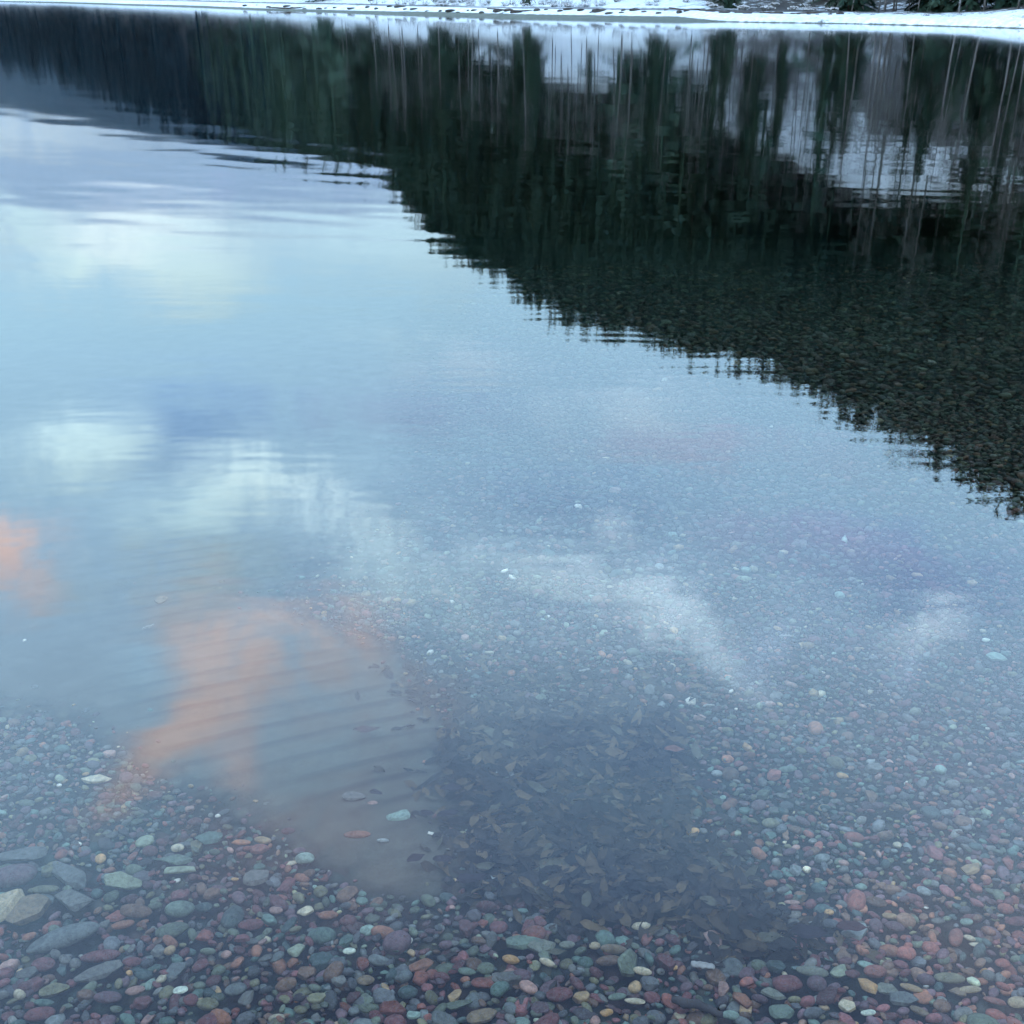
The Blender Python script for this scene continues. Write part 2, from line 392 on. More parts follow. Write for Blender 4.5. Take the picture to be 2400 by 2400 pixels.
# (x, y, width, height in photo pixels, tilt, colour, shape, label)
ST = [
 (153,2216,150,58,24,'bluegrey','round','long blue grey cobble with pale speckles lying at a slant beside the tan slabs','cobble'),
 (72,2152,88,84,30,'tan2','slab','flat tan brown slab with angular corners just beyond the long blue grey cobble','slab'),
 (8,2143,66,78,60,'cream2','slab','yellowish angular slab cut by the photo edge beside the tan slab','slab'),
 (178,2125,108,60,-15,'grey','slab','broad grey angular slab between the long speckled cobble and the plum boulder','slab'),
 (163,2066,108,44,-28,'slate2','slab','thin slate slab leaning diagonally behind the broad grey slab','slab'),
 (290,2088,94,34,5,'palegreen','slab','pale cream green angular slab standing out alone beyond the rounded green pebbles','slab'),
 (416,2026,96,26,2,'teal2','slab','flat grey green slab with straight upper edge, the pale flat stone in front of it','slab'),
 (424,2049,80,12,0,'palegreen','slab','thin pale flat stone tucked in front of the flat grey green slab','stone'),
 (424,2146,68,44,5,'teal2','round','egg shaped light green pebble with darker green neighbour at its side','pebble'),
 (480,2139,44,26,0,'darkteal','round','small dark teal pebble touching the egg shaped light green pebble','pebble'),
 (406,2195,78,38,8,'green','round','smooth green grey oval cobble in front of the egg shaped light green pebble','cobble'),
 (38,2073,104,56,8,'plum','round','big dull plum boulder at the photo edge beyond the slabs','boulder'),
 (62,2017,132,28,2,'slate2','slab','long low grey slab behind the big plum boulder','slab'),
 (110,2098,64,22,8,'olive','round','olive flat pebble between the plum boulder and the broad grey slab','pebble'),
 (493,1976,68,30,8,'teal','slab','teal angular stone with dark pebble beside it, at the edge of the silt','stone'),
 (418,2000,32,20,0,'cream','round','cream pebble perched right behind the flat grey green slab','pebble'),
 (513,1922,15,9,0,'white','round','tiny bright white pebble lying beside a dark leaf on grey silt','pebble'),
 (530,1933,28,18,20,'dark','slab','blackish stone chip in front of the tiny bright white pebble','stone'),
 (228,1838,72,22,6,'cream','slab','pale ragged flat stone alone on the silt under the orange cloud reflection','stone'),
 (141,1852,13,8,0,'white','round','small white pebble near the pale ragged flat stone','pebble'),
 (424,2332,34,24,20,'white2','slab','mint white triangular pebble, brightest of the near pebbles','pebble'),
 (238,2289,104,38,26,'grey','slab','wedge shaped grey slab pointing towards the long speckled cobble','slab'),
 (130,2334,64,42,22,'olive','slab','olive grey angular stone with flat top in front of the round maroon cobble','stone'),
 (106,2276,56,38,6,'maroon','round','round maroon cobble just in front of the long speckled cobble','cobble'),
 (97,2392,74,38,6,'maroon','round','maroon oval cobble cut by the near photo edge','cobble'),
 (106,2362,50,18,-8,'teal','round','thin teal pebble between the olive grey stone and the maroon oval cobble','pebble'),
 (532,2249,26,22,0,'pink','round','ball shaped pale pink pebble among dark red ones','pebble'),
 (696,2238,44,34,0,'palegreen','slab','light green triangular stone with its point towards the shore','stone'),
 (716,2026,46,32,0,'paleteal','round','light teal blocky pebble at the near edge of the silt','pebble'),
 (602,2069,62,40,10,'grey','slab','grey green blocky stone beyond the row of red pebbles','stone'),
 (648,2144,34,20,-8,'pink','round','pale pinkish pebble next to a jagged white one','pebble'),
 (718,2146,42,24,12,'cream','slab','jagged cream white pebble beside the pale pinkish one','pebble'),
 (770,2156,48,22,0,'rust','round','orange brown flat pebble in front of the green ball pebble','pebble'),
 (617,1980,42,17,-4,'tan','round','tan oval pebble alone at the edge of the grey silt','pebble'),
 (566,1985,46,13,0,'orange','round','thin orange pebble beside the tan oval one','pebble'),
 (684,2032,26,12,15,'cream','slab','thin cream chip beside the light teal blocky pebble','stone'),
 (753,2102,34,30,0,'olive','round','olive green ball shaped pebble on the edge of the silt','pebble'),
 (488,2367,56,34,-8,'olive','round','brown green smooth cobble near the mint white triangular pebble','cobble'),
 (555,2332,52,34,10,'bluegrey','round','grey blue egg shaped cobble near the brown green cobble','cobble'),
 (482,2206,40,32,-12,'red','slab','brick red blocky stone in front of the teal pebbles','stone'),
 (319,2334,46,24,8,'pink','round','beige pink pebble beside the mint white triangular one','pebble'),
 (255,2352,66,34,0,'plum','round','plum oval cobble between olive stone and beige pink pebble','cobble'),
 (240,2255,96,24,5,'maroon','round','long flat maroon stone behind the wedge shaped grey slab','stone'),
 (320,2150,80,36,-5,'brown','round','brown oval cobble between broad grey slab and egg shaped green pebble','cobble'),
 (275,2160,46,34,20,'red','slab','dull red angular stone against the brown oval cobble','stone'),
 (290,2180,50,22,20,'rust','round','rusty flat pebble in front of the dull red angular stone','pebble'),
 (590,2180,60,28,10,'maroon','round','maroon oval cobble beyond the ball shaped pink pebble','cobble'),
 (1181,1826,62,34,10,'bluegrey2','slab','pale speckled quartz block resting on the dark leaf litter','stone'),
 (1289,1866,25,13,0,'white','round','white oval pebble lying on the dark leaves beyond the ball shaped one','pebble'),
 (1475,1983,27,21,0,'white','round','ball shaped white pebble in the middle of the dark leaf litter','pebble'),
 (1502,2180,46,22,4,'cream','round','cream dome shaped pebble at the near edge of the leaf litter','pebble'),
 (1471,2282,50,54,70,'green2','slab','green angular stone standing on edge with a rusty shelf behind','stone'),
 (1504,2296,46,18,-5,'cream','round','pale yellow oval pebble leaning against the standing green stone','pebble'),
 (1197,2259,42,25,-18,'ochre','round','ochre orange oval pebble, smooth and bright among green stones','pebble'),
 (1282,2276,37,17,-20,'cream','round','pale slim pebble between the ochre oval and the standing green stone','pebble'),
 (1094,2287,44,20,-8,'teal2','round','pale green oval pebble nearer than the ochre one','pebble'),
 (988,2274,60,36,6,'rust','slab','flat rusty red stone with cut corners beside the dark teal pebble','stone'),
 (1131,2316,56,30,-12,'red','round','smooth brick red oval cobble beside a round teal grey one','cobble'),
 (1172,2330,40,42,40,'teal','round','round teal grey cobble against the brick red oval one','cobble'),
 (820,2239,32,17,4,'white2','round','pale mint oval pebble alone among maroon pebbles','pebble'),
 (858,2309,42,27,5,'tan2','round','beige rounded pebble among maroon and green ones','pebble'),
 (957,2338,48,36,10,'darkteal','round','dark teal round cobble near the flat rusty red stone','cobble'),
 (1067,2344,31,26,40,'tan','slab','tan blocky pebble behind the long green wedge','pebble'),
 (1075,2364,70,22,10,'green','slab','long green wedge of stone just nearer than the tan blocky pebble','stone'),
 (1130,2392,76,36,4,'tan2','slab','knobbly tan and teal rock cut by the near photo edge','rock'),
 (970,2388,34,24,0,'paleteal','slab','pale teal block near the knobbly tan rock','stone'),
 (1421,2384,33,22,12,'ochre','round','yellow egg shaped pebble near the lowest edge of the photo','pebble'),
 (1487,2356,50,14,-4,'cream','round','slim cream pebble just beyond the yellow egg shaped one','pebble'),
 (1446,2346,44,20,8,'teal2','round','teal almond shaped pebble beside the slim cream one','pebble'),
 (1311,2344,64,40,4,'maroon','round','biggest maroon cobble in the middle of the near gravel','cobble'),
 (1222,2220,98,36,4,'teal2','slab','flat teal green slab at the near edge of the leaf litter','slab'),
 (1268,2228,72,34,15,'palegreen2','slab','pale grey green slab overlapping the flat teal slab','slab'),
 (1330,2224,40,20,0,'palegreen2','round','pale green knob shaped pebble at the litter edge beside the grey green slab','pebble'),
 (1394,2226,28,20,0,'cream2','round','dirty cream ball shaped pebble at the litter edge','pebble'),
 (1438,2245,66,18,4,'tan2','round','tan flat stone capping a rusty one behind the standing green stone','stone'),
 (1425,2262,60,26,4,'brown','round','rusty brown cobble under the tan flat stone','cobble'),
 (829,1876,60,24,-4,'grey','slab','flat grey slab half buried in the rippled silt','slab'),
 (874,1892,26,12,-4,'pink','round','small pinkish pebble in front of a dark leaf on the silt','pebble'),
 (937,1921,64,26,4,'paleteal','slab','pale teal flat stone lying on bare grey silt','stone'),
 (1012,1961,26,8,-12,'white','slab','white splinter of stone on the silt near the litter edge','stone'),
 (898,1979,30,11,0,'bluegrey2','round','pale grey pebble alone on the near part of the silt','pebble'),
 (838,1967,64,14,0,'rust','round','long rusty pebble on the near part of the silt','pebble'),
 (1177,2064,58,18,8,'bluegrey2','slab','whitish grey streaked stone poking out of the leaf litter','stone'),
 (1805,1939,44,24,4,'olive2','round','large olive green pebble beyond the leaf litter','pebble'),
 (2271,2045,56,26,20,'tan','slab','long tan slab lying at a slant over small grey pebbles','slab'),
 (1743,2078,32,11,-8,'white','slab','white sliver of stone at the far corner of the leaf litter','stone'),
 (1701,2095,36,12,-6,'orange','slab','orange fragment lying in the dark leaves','stone'),
 (1722,2107,14,8,-6,'white2','slab','small white chip behind the orange fragment in the leaves','stone'),
 (1766,2068,28,20,-25,'olive2','round','olive pebble beside the white sliver','pebble'),
 (1805,2080,36,20,5,'rust','round','brownish pebble beyond the cream and red pair','pebble'),
 (1795,2122,24,10,-5,'cream','slab','cream chip beside the red pebble at the litter edge','stone'),
 (1855,2124,38,14,0,'pink','round','pinkish white oval pebble next to the litter corner','pebble'),
 (2033,2319,40,36,-40,'ochre','slab','bright ochre blocky pebble between plum and olive cobbles','pebble'),
 (1844,2320,74,46,8,'maroon','round','large smooth maroon cobble with flat top, the biggest dark red one','cobble'),
 (1911,2318,48,42,10,'plum','round','plum coloured round cobble beside the large maroon one','cobble'),
 (1811,2338,56,26,-25,'palegreen2','slab','grey green slanted slab in front of the large maroon cobble','slab'),
 (1830,2382,58,42,10,'teal2','slab','teal white block near the lowest edge of the photo','stone'),
 (1712,2390,42,26,0,'paleteal','round','pale mint cobble cut by the near photo edge','cobble'),
 (2223,2304,72,28,-4,'olive2','round','long olive beige cobble, smooth as a loaf','cobble'),
 (2049,2289,56,34,8,'red2','round','salmon red cobble beyond the bright ochre pebble','cobble'),
 (2029,2272,40,20,-20,'paleteal','round','pale mint oval pebble resting on the salmon red cobble','pebble'),
 (1904,2288,80,26,-8,'palegreen2','round','long pale grey green cobble lying beyond the plum cobble','cobble'),
 (1966,2287,42,32,30,'palegreen','slab','whitish green rough stone between the long grey green cobble and a red one','stone'),
 (1996,2293,36,24,0,'maroon','round','maroon cobble touching the whitish green rough stone','cobble'),
 (2111,2353,84,38,6,'bluegrey','slab','big blue grey slab nearer than the beige blocks','slab'),
 (2082,2330,52,32,-20,'palegreen2','slab','grey green block leaning on the big blue grey slab','stone'),
 (2134,2326,50,20,-18,'tan','round','tan sloping cobble behind the big blue grey slab','cobble'),
 (1983,2369,42,36,10,'cream','slab','cream rough lump of rock near the lowest edge of the photo','rock'),
 (2033,2384,36,18,4,'white2','round','mint white pebble next to the cream rough lump','pebble'),
 (2238,2208,32,34,60,'red2','round','rose red round cobble beside two cream pebbles','cobble'),
 (2270,2208,26,18,-20,'cream','round','cream round pebble against the rose red cobble','pebble'),
 (2284,2222,28,12,-14,'cream','slab','flat cream pebble in front of the cream round one','pebble'),
 (2242,2112,18,8,-12,'ochre','slab','tiny bright yellow pebble among grey ones','pebble'),
 (2163,2099,26,26,-40,'bluegrey2','round','round white veined blue grey pebble','pebble'),
 (2017,2087,28,17,0,'paleteal','round','small light teal pebble between reddish ones','pebble'),
 (2169,2135,13,6,0,'white','round','tiny glinting white pebble nearer than the round veined one','pebble'),
 (2084,2156,38,17,-4,'tan','round','yellow brown flat pebble among purple red ones','pebble'),
 (2095,2182,42,28,-20,'plum','round','plum tilted cobble in front of the yellow brown flat pebble','cobble'),
 (2051,2124,48,28,-20,'brown','round','smooth reddish brown cobble beyond the yellow brown pebble','cobble'),
 (2240,2334,42,22,-12,'tan2','slab','beige blocky stone in front of the loaf smooth olive cobble','stone'),
 (2270,2330,56,12,2,'cream2','round','slim beige stone beside the beige blocky one','stone'),
 (2329,2357,54,20,-14,'red2','round','salmon pink long pebble near the photo corner','pebble'),
 (2383,2362,50,32,8,'cream2','round','whitish beige cobble cut by the photo edge','cobble'),
 (2155,2382,44,22,-30,'tan2','round','tan slim cobble in front of the big blue grey slab','cobble'),
 (2314,2298,34,30,10,'grey','round','grey round cobble beside the loaf smooth olive cobble','cobble'),
 (2380,2170,60,24,8,'maroon','round','maroon flat cobble at the photo edge far from shore','cobble'),
 (1945,2176,40,26,0,'slate','round','slate pebble in front of the grey triangular stone','pebble'),
 (1907,2165,42,26,20,'grey','slab','grey triangular stone with pale edge','stone'),
 (1858,2172,32,22,10,'slate2','round','smooth grey blue pebble beside the grey triangular stone','pebble'),
 (2197,2168,34,17,0,'grey','round','grey oval pebble between the white pebble and red gravel','pebble'),
 (2263,2170,32,18,4,'paleteal','round','pale mint oval pebble beyond the rose red cobble','pebble'),
 (2335,1546,50,20,0,'paleteal','slab','pale teal flat stone far out near the photo edge','stone'),
 (1967,1402,24,15,0,'paleteal','round','pale round pebble far out in the blue reflection','pebble'),
 (1748,1344,24,13,0,'paleteal','round','pale pebble in a row with two smaller ones far out','pebble'),
 (1545,1336,22,14,0,'bluegrey2','round','pale grey pebble far out under the white cloud reflection','pebble'),
 (380,1418,34,17,-8,'tan2','slab','yellowish stone alone on the silt between orange reflections','stone'),
 (60,1511,9,6,0,'white','round','tiny white pebble alone on the far silt','pebble'),
 (2310,1505,20,8,0,'white2','round','small white pebble beyond the pale teal flat stone','pebble'),
 (1845,1810,46,14,6,'teal2','round','light green flat pebble far beyond the litter','pebble'),
 (2040,1790,26,14,20,'bluegrey2','slab','pale three cornered pebble far beyond the tan slab','pebble'),
 (1680,1820,28,15,0,'bluegrey2','round','pale grey pebble beyond the far corner of the litter','pebble'),
]
C['tan2'] = (.17, .135, .085); C['cream2'] = (.29, .25, .16); C['slate2'] = (.085, .095, .095); C['teal2'] = (.11, .165, .135); C['white2'] = (.42, .52, .46)
C['green2'] = (.13, .175, .125); C['olive2'] = (.17, .18, .115); C['palegreen2'] = (.14, .165, .135); C['red2'] = (.20, .09, .075); C['bluegrey2'] = (.20, .24, .25)
G = 1.36   # wet stones under water: overall albedo
def footprint(px_, py_, w, h):
    x, y, z = bedpt(px_, py_)
    xl, _, _ = bedpt(px_ - w / 2, py_); xr, _, _ = bedpt(px_ + w / 2, py_)
    _, yn, _ = bedpt(px_, py_ + h / 2); _, yf, _ = bedpt(px_, py_ - h / 2)
    return x, y, z, (xr - xl), (yf - yn)

for k_ in C:
    v_ = np.array(C[k_]) * np.array([1.18, 1.0, .80]); g_ = v_.mean()
    # wet lake stones under a film of silt: muted colours of similar depth
    v_ = v_ * .86 + np.array([1.10, 1.06, .84]) * g_ * .14
    C[k_] = tuple(v_ * (1 if g_ > .16 else (.10 / g_) ** .28))
notable = []
NAMES = {'pebble': 'pebble', 'stone': 'stone', 'slab': 'stone_slab', 'cobble': 'cobble', 'boulder': 'small_boulder', 'rock': 'rock'}
anchors = []
for i, (a, b, w, h, rot, cn, kind, lab, cat) in enumerate(ST):
    x, y, z, fx, fy = footprint(a, b, w, h)
    # the tall side of the stone also shows: real length along the view is a little less than the trace
    fy = fy * (.78 if kind == 'round' else .88)
    # tilt seen in the picture, opened out onto the ground
    asp = (fy / h) / (fx / w)
    L = fx; Wd = max(fy, fx * .35)
    yaw = math.atan(math.tan(R(rot)) * asp) if abs(rot) < 85 else R(rot)
    if abs(rot) > 12:
        c_, s_ = abs(math.cos(yaw)), abs(math.sin(yaw))
        L = fx / max(c_, .5); Wd = max(min(fy, L * .55), L * .32) if w > 1.6 * h else max(fy * .9, L * .5)
    Hh = min(L, Wd) * (.62 if kind == 'round' else .34)
    Hh = min(Hh, .07)
    VV, FF = (V4, F4) if w > 45 else (V3, F3)
    P = shape_stone(VV, 100 + i, kind) * np.array([L / 2, Wd / 2, Hh / 2])
    col = np.array(C[cn]) * G
    cc = np.tile(col, (len(P), 1)) * (1 + .22 * wav(P / L, i, 6))[:, None]
    o = mesh_np(NAMES[cat], P, FF, M_stone, cc)
    zz = float(bedz(x, y)[0])
    o.location = (x, y, zz + Hh * (.34 if kind == 'round' else .42) + .010)
    o.rotation_euler = (R(random.uniform(-5, 5)), R(random.uniform(-5, 5)), yaw)
    if 'standing' in lab: o.rotation_euler = (R(38), R(12), yaw); o.location.z += .012
    tag(o, lab, cat)
    notable.append((x, y, L / 2, Wd / 2, yaw)); anchors.append((x, y, lab))
NOT = np.array([n[:4] for n in notable])

# ---- scattered pebbles
PAL = [('maroon', 15), ('plum', 12), ('brown', 10), ('red', 5), ('rust', 4), ('green', 13), ('olive', 7), ('teal', 6), ('slate', 12), ('grey', 10), ('bluegrey', 5),
       ('darkred', 8), ('dark', 7), ('darkteal', 6), ('tan', 2.0), ('cream', .8), ('pink', 1.5), ('white', .13), ('paleteal', .6), ('palegreen', 1.2), ('ochre', .5)]
pn = [p[0] for p in PAL]; pw = np.array([p[1] for p in PAL], float); pw /= pw.sum()
def hexgrid(y0, y1, sp):
    pts = []
    y = y0
    k = 0
    while y < y1:
        half = 1.35 + .60 * y
        n = int(2 * half / sp)
        xs = -half + (np.arange(n) + .5 * (k % 2)) * sp
        pts.append(np.stack([xs, np.full(n, y)], -1)); y += sp * .87; k += 1
    p = np.concatenate(pts); return p + rng.normal(size=p.shape) * sp * .24

def leafm(a, b):
    P_ = np.stack([a, b], -1) / 100.0
    return sdist_soft(a + wav(P_, 51, 1.2) * 70 + wav(P_, 52, 4) * 25, b + wav(P_, 53, 1.2) * 50 + wav(P_, 54, 4) * 18, LEAVES, 42, 18)
def scatter(y0, y1, sp, smin, smax, zoff, keep_sand, thin=1.0):
    p = hexgrid(y0, y1, sp)
    p = p[rng.random(len(p)) < thin]
    x, y = p[:, 0], p[:, 1]; z = bedz(x, y)
    a, b, f = project(x, y, z)
    sand = silt(a, b); leaf = leafm(a, b)
    pr = (1 - sand * (1 - keep_sand)) * np.clip(1.15 - (y - 6.0) / 5.5, 0, 1); pr = pr * (1 - .93 * leaf)
    ok = rng.random(len(x)) < pr
    # keep clear of the named stones
    d = np.full(len(x), 9.0)
    for (nx_, ny_, l, w_) in NOT:
        m_ = ((x - nx_) / (l + sp * .25)) ** 2 + ((y - ny_) / (w_ + sp * .25)) ** 2; d = np.minimum(d, m_)
    ok &= d > 1.0
    p = p[ok]; z = z[ok]; a = a[ok]; b = b[ok]; sand = sand[ok]
    n = len(p)
    s = np.exp(rng.normal(size=n) * .36) * (smin + smax) / 2; s = np.clip(s, smin * .6, smax * 1.7)
    # gravel in the middle and far out is finer, the near right is coarser
    near = np.clip((b - 1850) / 450, 0, 1); s = s * (.72 + .24 * near) * np.where(sand > .3, .6, 1)
    ci = rng.choice(len(pn), n, p=pw)
    # redder gravel on the near right
    redz = inpoly(a, b, [(1900, 2080), (2500, 2000), (2500, 2500), (2000, 2500)]) & (rng.random(n) < .5)
    br_ = 1 + .42 * inpoly(a, b, [(1780, 1950), (2600, 1850), (2600, 2600), (1900, 2600)])
    ci = np.where(redz, rng.choice([0, 1, 2, 3, 4], n), ci)
    return dict(x=p[:, 0], y=p[:, 1], z=z + zoff + (rng.random(n) - .5) * .008 - .008 * sand, s=s, a=a, b=b, ci=ci, el=rng.uniform(.5, .88, n), th=rng.uniform(.34, .62, n), yaw=rng.uniform(-.9, .9, n) + (rng.random(n) < .2) * 1.5, k=rng.integers(0, 14, n), tx=rng.normal(size=n) * .14, ty=rng.normal(size=n) * .14, br=np.exp(rng.normal(size=n) * .24) * br_)

def sub(d, m): return {k: v[m] for k, v in d.items()}
def cat_(*ds): return {k: np.concatenate([d[k] for d in ds]) for k in ds[0]}
PALC = np.array([C[n] for n in pn]) * G
def build_cloud(name, d, V, Fc):
    n = len(d['x']); nv = len(V)
    shapes = np.stack([shape_stone(V, 40 + k, 'slab' if k in (1, 3, 5, 7, 9, 11, 12) else 'round') for k in range(14)])
    P = shapes[d['k']]                                   # n, nv, 3
    S = np.stack([d['s'] / 2, d['s'] * d['el'] / 2, d['s'] * d['th'] / 2], -1)
    P = P * S[:, None, :]
    # small tilt then yaw
    X, Y, Z = P[..., 0], P[..., 1], P[..., 2]
    Z = Z + X * d['tx'][:, None] + Y * d['ty'][:, None]
    c, s = np.cos(d['yaw'])[:, None], np.sin(d['yaw'])[:, None]
    X, Y = X * c - Y * s, X * s + Y * c
    P = np.stack([X + d['x'][:, None], Y + d['y'][:, None], Z + d['z'][:, None]], -1).reshape(-1, 3)
    FF = (Fc[None] + (np.arange(n) * nv)[:, None, None]).reshape(-1, 3)
    col = PALC[d['ci']] * d['br'][:, None]
    # farther out the gravel carries more silt and its colours even out
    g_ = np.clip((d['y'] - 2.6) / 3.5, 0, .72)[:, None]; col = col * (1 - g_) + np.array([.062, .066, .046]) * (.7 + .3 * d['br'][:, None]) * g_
    col = np.repeat(col, nv, 0)
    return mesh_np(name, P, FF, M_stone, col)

bigs = scatter(.75, 3.3, .033, .020, .039, .012, .09, .85)
fill = scatter(.70, 3.3, .020, .013, .027, .005, .34)
mid = scatter(3.3, 5.6, .034, .024, .048, .006, .10)
far = scatter(5.6, 12.0, .062, .036, .075, .008, .12)

# the largest in the picture become things of their own
infr = (bigs['a'] > 5) & (bigs['a'] < 2395) & (bigs['b'] > 1500) & (bigs['b'] < 2395)
slant = np.sqrt(bigs['x'] ** 2 + bigs['y'] ** 2 + CH ** 2)
show = np.where(infr, bigs['s'] ** 2 * bigs['el'] / slant ** 2, 0)
order = np.argsort(-show)
used = set(l[7] for l in ST); chosen = []
AX = np.array([[a_[0], a_[1]] for a_ in anchors])
def short(lab):
    for cut in (' beside', ' among', ' with', ' lying', ' standing', ' just', ' between', ' in front', ' alone', ' behind', ' tucked', ' at ', ' near', ' resting', ' cut', ' on ', ' beyond', ' leaning', ' against', ' touching', ' next', ' nearer', ' far', ' pointing', ' under', ' poking', ' over', ' capping', ' perched', ' overlapping', ' in a', ',', ' right', ' half'):
        k = lab.find(cut)
        if k > 6: lab = lab[:k]
    return lab
sh = [short(a_[2]) for a_ in anchors]
okanchor = [i for i in range(len(sh)) if sh.count(sh[i]) == 1 and len(sh[i].split()) <= 6]
AXo = AX[okanchor]
TARGET = 295 - len(ST)
for q in order:
    if len(chosen) >= TARGET or show[q] <= 0: break
    x, y = bigs['x'][q], bigs['y'][q]
    dd = np.hypot(AXo[:, 0] - x, AXo[:, 1] - y); nn = np.argsort(dd)[:3]
    e = bigs['el'][q]; shp = 'round' if e > .76 else ('oval' if e > .62 else 'slim'); siz = 'big' if bigs['s'][q] > .049 else ('fair sized' if bigs['s'][q] > .041 else 'small')
    cn = WORD[pn[bigs['ci'][q]]]
    got = None
    for j in nn:
        ax_, ay_ = AXo[j]; dx, dy = x - ax_, y - ay_
        prep = ('just beyond' if dy > 0 else 'just in front of') if abs(dy) > abs(dx) else ('just right of' if dx > 0 else 'just left of')
        if dd[j] > .16: prep = prep.replace('just', 'a little')
        lab = f"{siz} {cn} {shp} pebble {prep} the {sh[okanchor[j]]}"
        if lab not in used and len(lab.split()) <= 16: got = lab; break
    if got: used.add(got); chosen.append((q, got))
protos = {}
for k in range(14):
    protos[k] = shape_stone(V3, 40 + k, 'slab' if k in (1, 3, 5, 7, 9, 11, 12) else 'round')
for q, lab in chosen:
    s, e, th = bigs['s'][q], bigs['el'][q], bigs['th'][q]
    P = protos[int(bigs['k'][q])] * np.array([s / 2, s * e / 2, s * th / 2])
    col = PALC[bigs['ci'][q]] * bigs['br'][q]
    cc = np.tile(col, (len(P), 1)) * (1 + .18 * wav(P / s, int(q), 6))[:, None]
    o = mesh_np('pebble', P, F3, M_stone, cc)
    o.location = (bigs['x'][q], bigs['y'][q], bigs['z'][q]); o.rotation_euler = (bigs['ty'][q], -bigs['tx'][q], bigs['yaw'][q])
    tag(o, lab, 'pebble', 'pebbles on the lakebed near the shore')
m_ = np.ones(len(bigs['x']), bool); m_[[c_[0] for c_ in chosen]] = False
near_all = cat_(sub(bigs, m_), fill)
nearm = near_all['y'] < 2.4
g1 = build_cloud('pebbles', sub(near_all, nearm), V2, F2)
tag(g1, 'mixed red, green and grey pebbles carpeting the lakebed near the shore', 'pebbles', kind='stuff')
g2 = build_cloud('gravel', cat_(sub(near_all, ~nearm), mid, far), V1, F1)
tag(g2, 'finer grey and reddish gravel covering the lakebed farther out', 'gravel', kind='stuff')
print('pebbles', len(near_all['x']), len(mid['x']), len(far['x']))

# ------------------------------------------------------------------ leaf litter
def leaf_shape(seed, nu=7, nv=5):
    r = np.random.default_rng(seed); U, W = np.meshgrid(np.linspace(-1, 1, nu), np.linspace(-1, 1, nv), indexing='ij')
    wid = (1 - np.abs(U) ** 2.1) * (.36 + .08 * r.random()) * (1 - .25 * U) + .02
    X = U; Y = W * wid; Z = .10 * W ** 2 * r.uniform(-.3, 1.6) + .16 * r.uniform(-1, 1) * U ** 2 + .07 * np.sin(U * 5 + r.uniform(0, 6)) * W + .05 * np.sin(W * 4 + U * 3)
    i = np.arange(nu * nv).reshape(nu, nv); q = np.stack([i[:-1, :-1], i[1:, :-1], i[1:, 1:], i[:-1, 1:]], -1).reshape(-1, 4)
    return np.stack([X, Y, Z], -1).reshape(-1, 3), q
LS = [leaf_shape(s) for s in range(12)]; LQ = LS[0][1]; LV = np.stack([l[0] for l in LS])
p = hexgrid(1.2, 4.2, .0155)
a, b, f = project(p[:, 0], p[:, 1], bedz(p[:, 0], p[:, 1]))
lm = leafm(a, b)
far_l = sdist_soft(a, b, [(880, 1560), (1150, 1540), (1600, 1600), (1640, 1760), (1300, 1700), (1060, 1740)], 40) * .35
rim = sdist_soft(a, b, LEAVES, 85, 20) * .16
ok = rng.random(len(p)) < np.maximum(lm * .95, np.maximum(far_l, rim)); p = p[ok]; lm = lm[ok]; n = len(p)
k = rng.integers(0, 12, n); L = rng.uniform(.012, .030, n) / 1.0
P = LV[k] * L[:, None, None]
tx, ty, yw = rng.normal(size=n) * .28, rng.normal(size=n) * .28, rng.normal(size=n) * .9
Z = P[..., 2] + P[..., 0] * tx[:, None] + P[..., 1] * ty[:, None]
X = P[..., 0] * np.cos(yw)[:, None] - P[..., 1] * np.sin(yw)[:, None]; Y = P[..., 0] * np.sin(yw)[:, None] + P[..., 1] * np.cos(yw)[:, None]
z0 = bedz(p[:, 0], p[:, 1]) + .012 + rng.random(n) * .022 * (lm > .5)
P = np.stack([X + p[:, 0][:, None], Y + p[:, 1][:, None], Z + z0[:, None]], -1).reshape(-1, 3)
LP = np.array([(.030, .022, .024), (.022, .018, .022), (.042, .028, .024), (.075, .048, .036), (.10, .062, .044), (.014, .013, .015), (.075, .062, .055)]) * np.array([1.6, 1.75, 1.2])
lc = LP[rng.choice(7, n, p=[.27, .22, .18, .12, .06, .11, .04])]
nvl = LV.shape[1]
litter = mesh_np('leaves', P, (LQ[None] + (np.arange(n) * nvl)[:, None, None]).reshape(-1, 4), M_leaf, np.repeat(lc, nvl, 0))
tag(litter, 'dark sodden leaf litter heaped in a patch on the lakebed', 'leaf litter', kind='stuff')
print('leaves', n)
LV1 = [
 (1040, 2040, 50, 'round dark brown leaf on silt at the litter edge, nearest of the pair', .2), (976, 2036, 48, 'dark crumpled leaf on silt just apart from its round neighbour', .6),
 (1003, 1931, 36, 'small blackish leaf on silt beside the pale teal flat stone', -.3), (1052, 1932, 56, 'large folded dark leaf overhanging the silt at the litter edge', .4),
 (882, 1882, 34, 'dark leaf lying against the flat grey slab on silt', -.4), (1060, 1872, 56, 'long dark leaf pointing onto the silt beyond the folded one', .05),
 (1106, 2084, 72, 'broad blackish leaf at the near end of the silt', .1), (860, 1735, 60, 'dim reddish leaf among silt ripples far from the litter', .15),
 (1578, 1786, 48, 'rusty orange leaf, brightest in the far part of the litter', .1), (1655, 1872, 70, 'long dark leaf at the far right rim of the litter', -.1),
 (1990, 2205, 70, 'dark red leaf stretched over near right pebbles', -.15), (1890, 2222, 90, 'widest blackish leaf at the right tail of the litter', .05)]
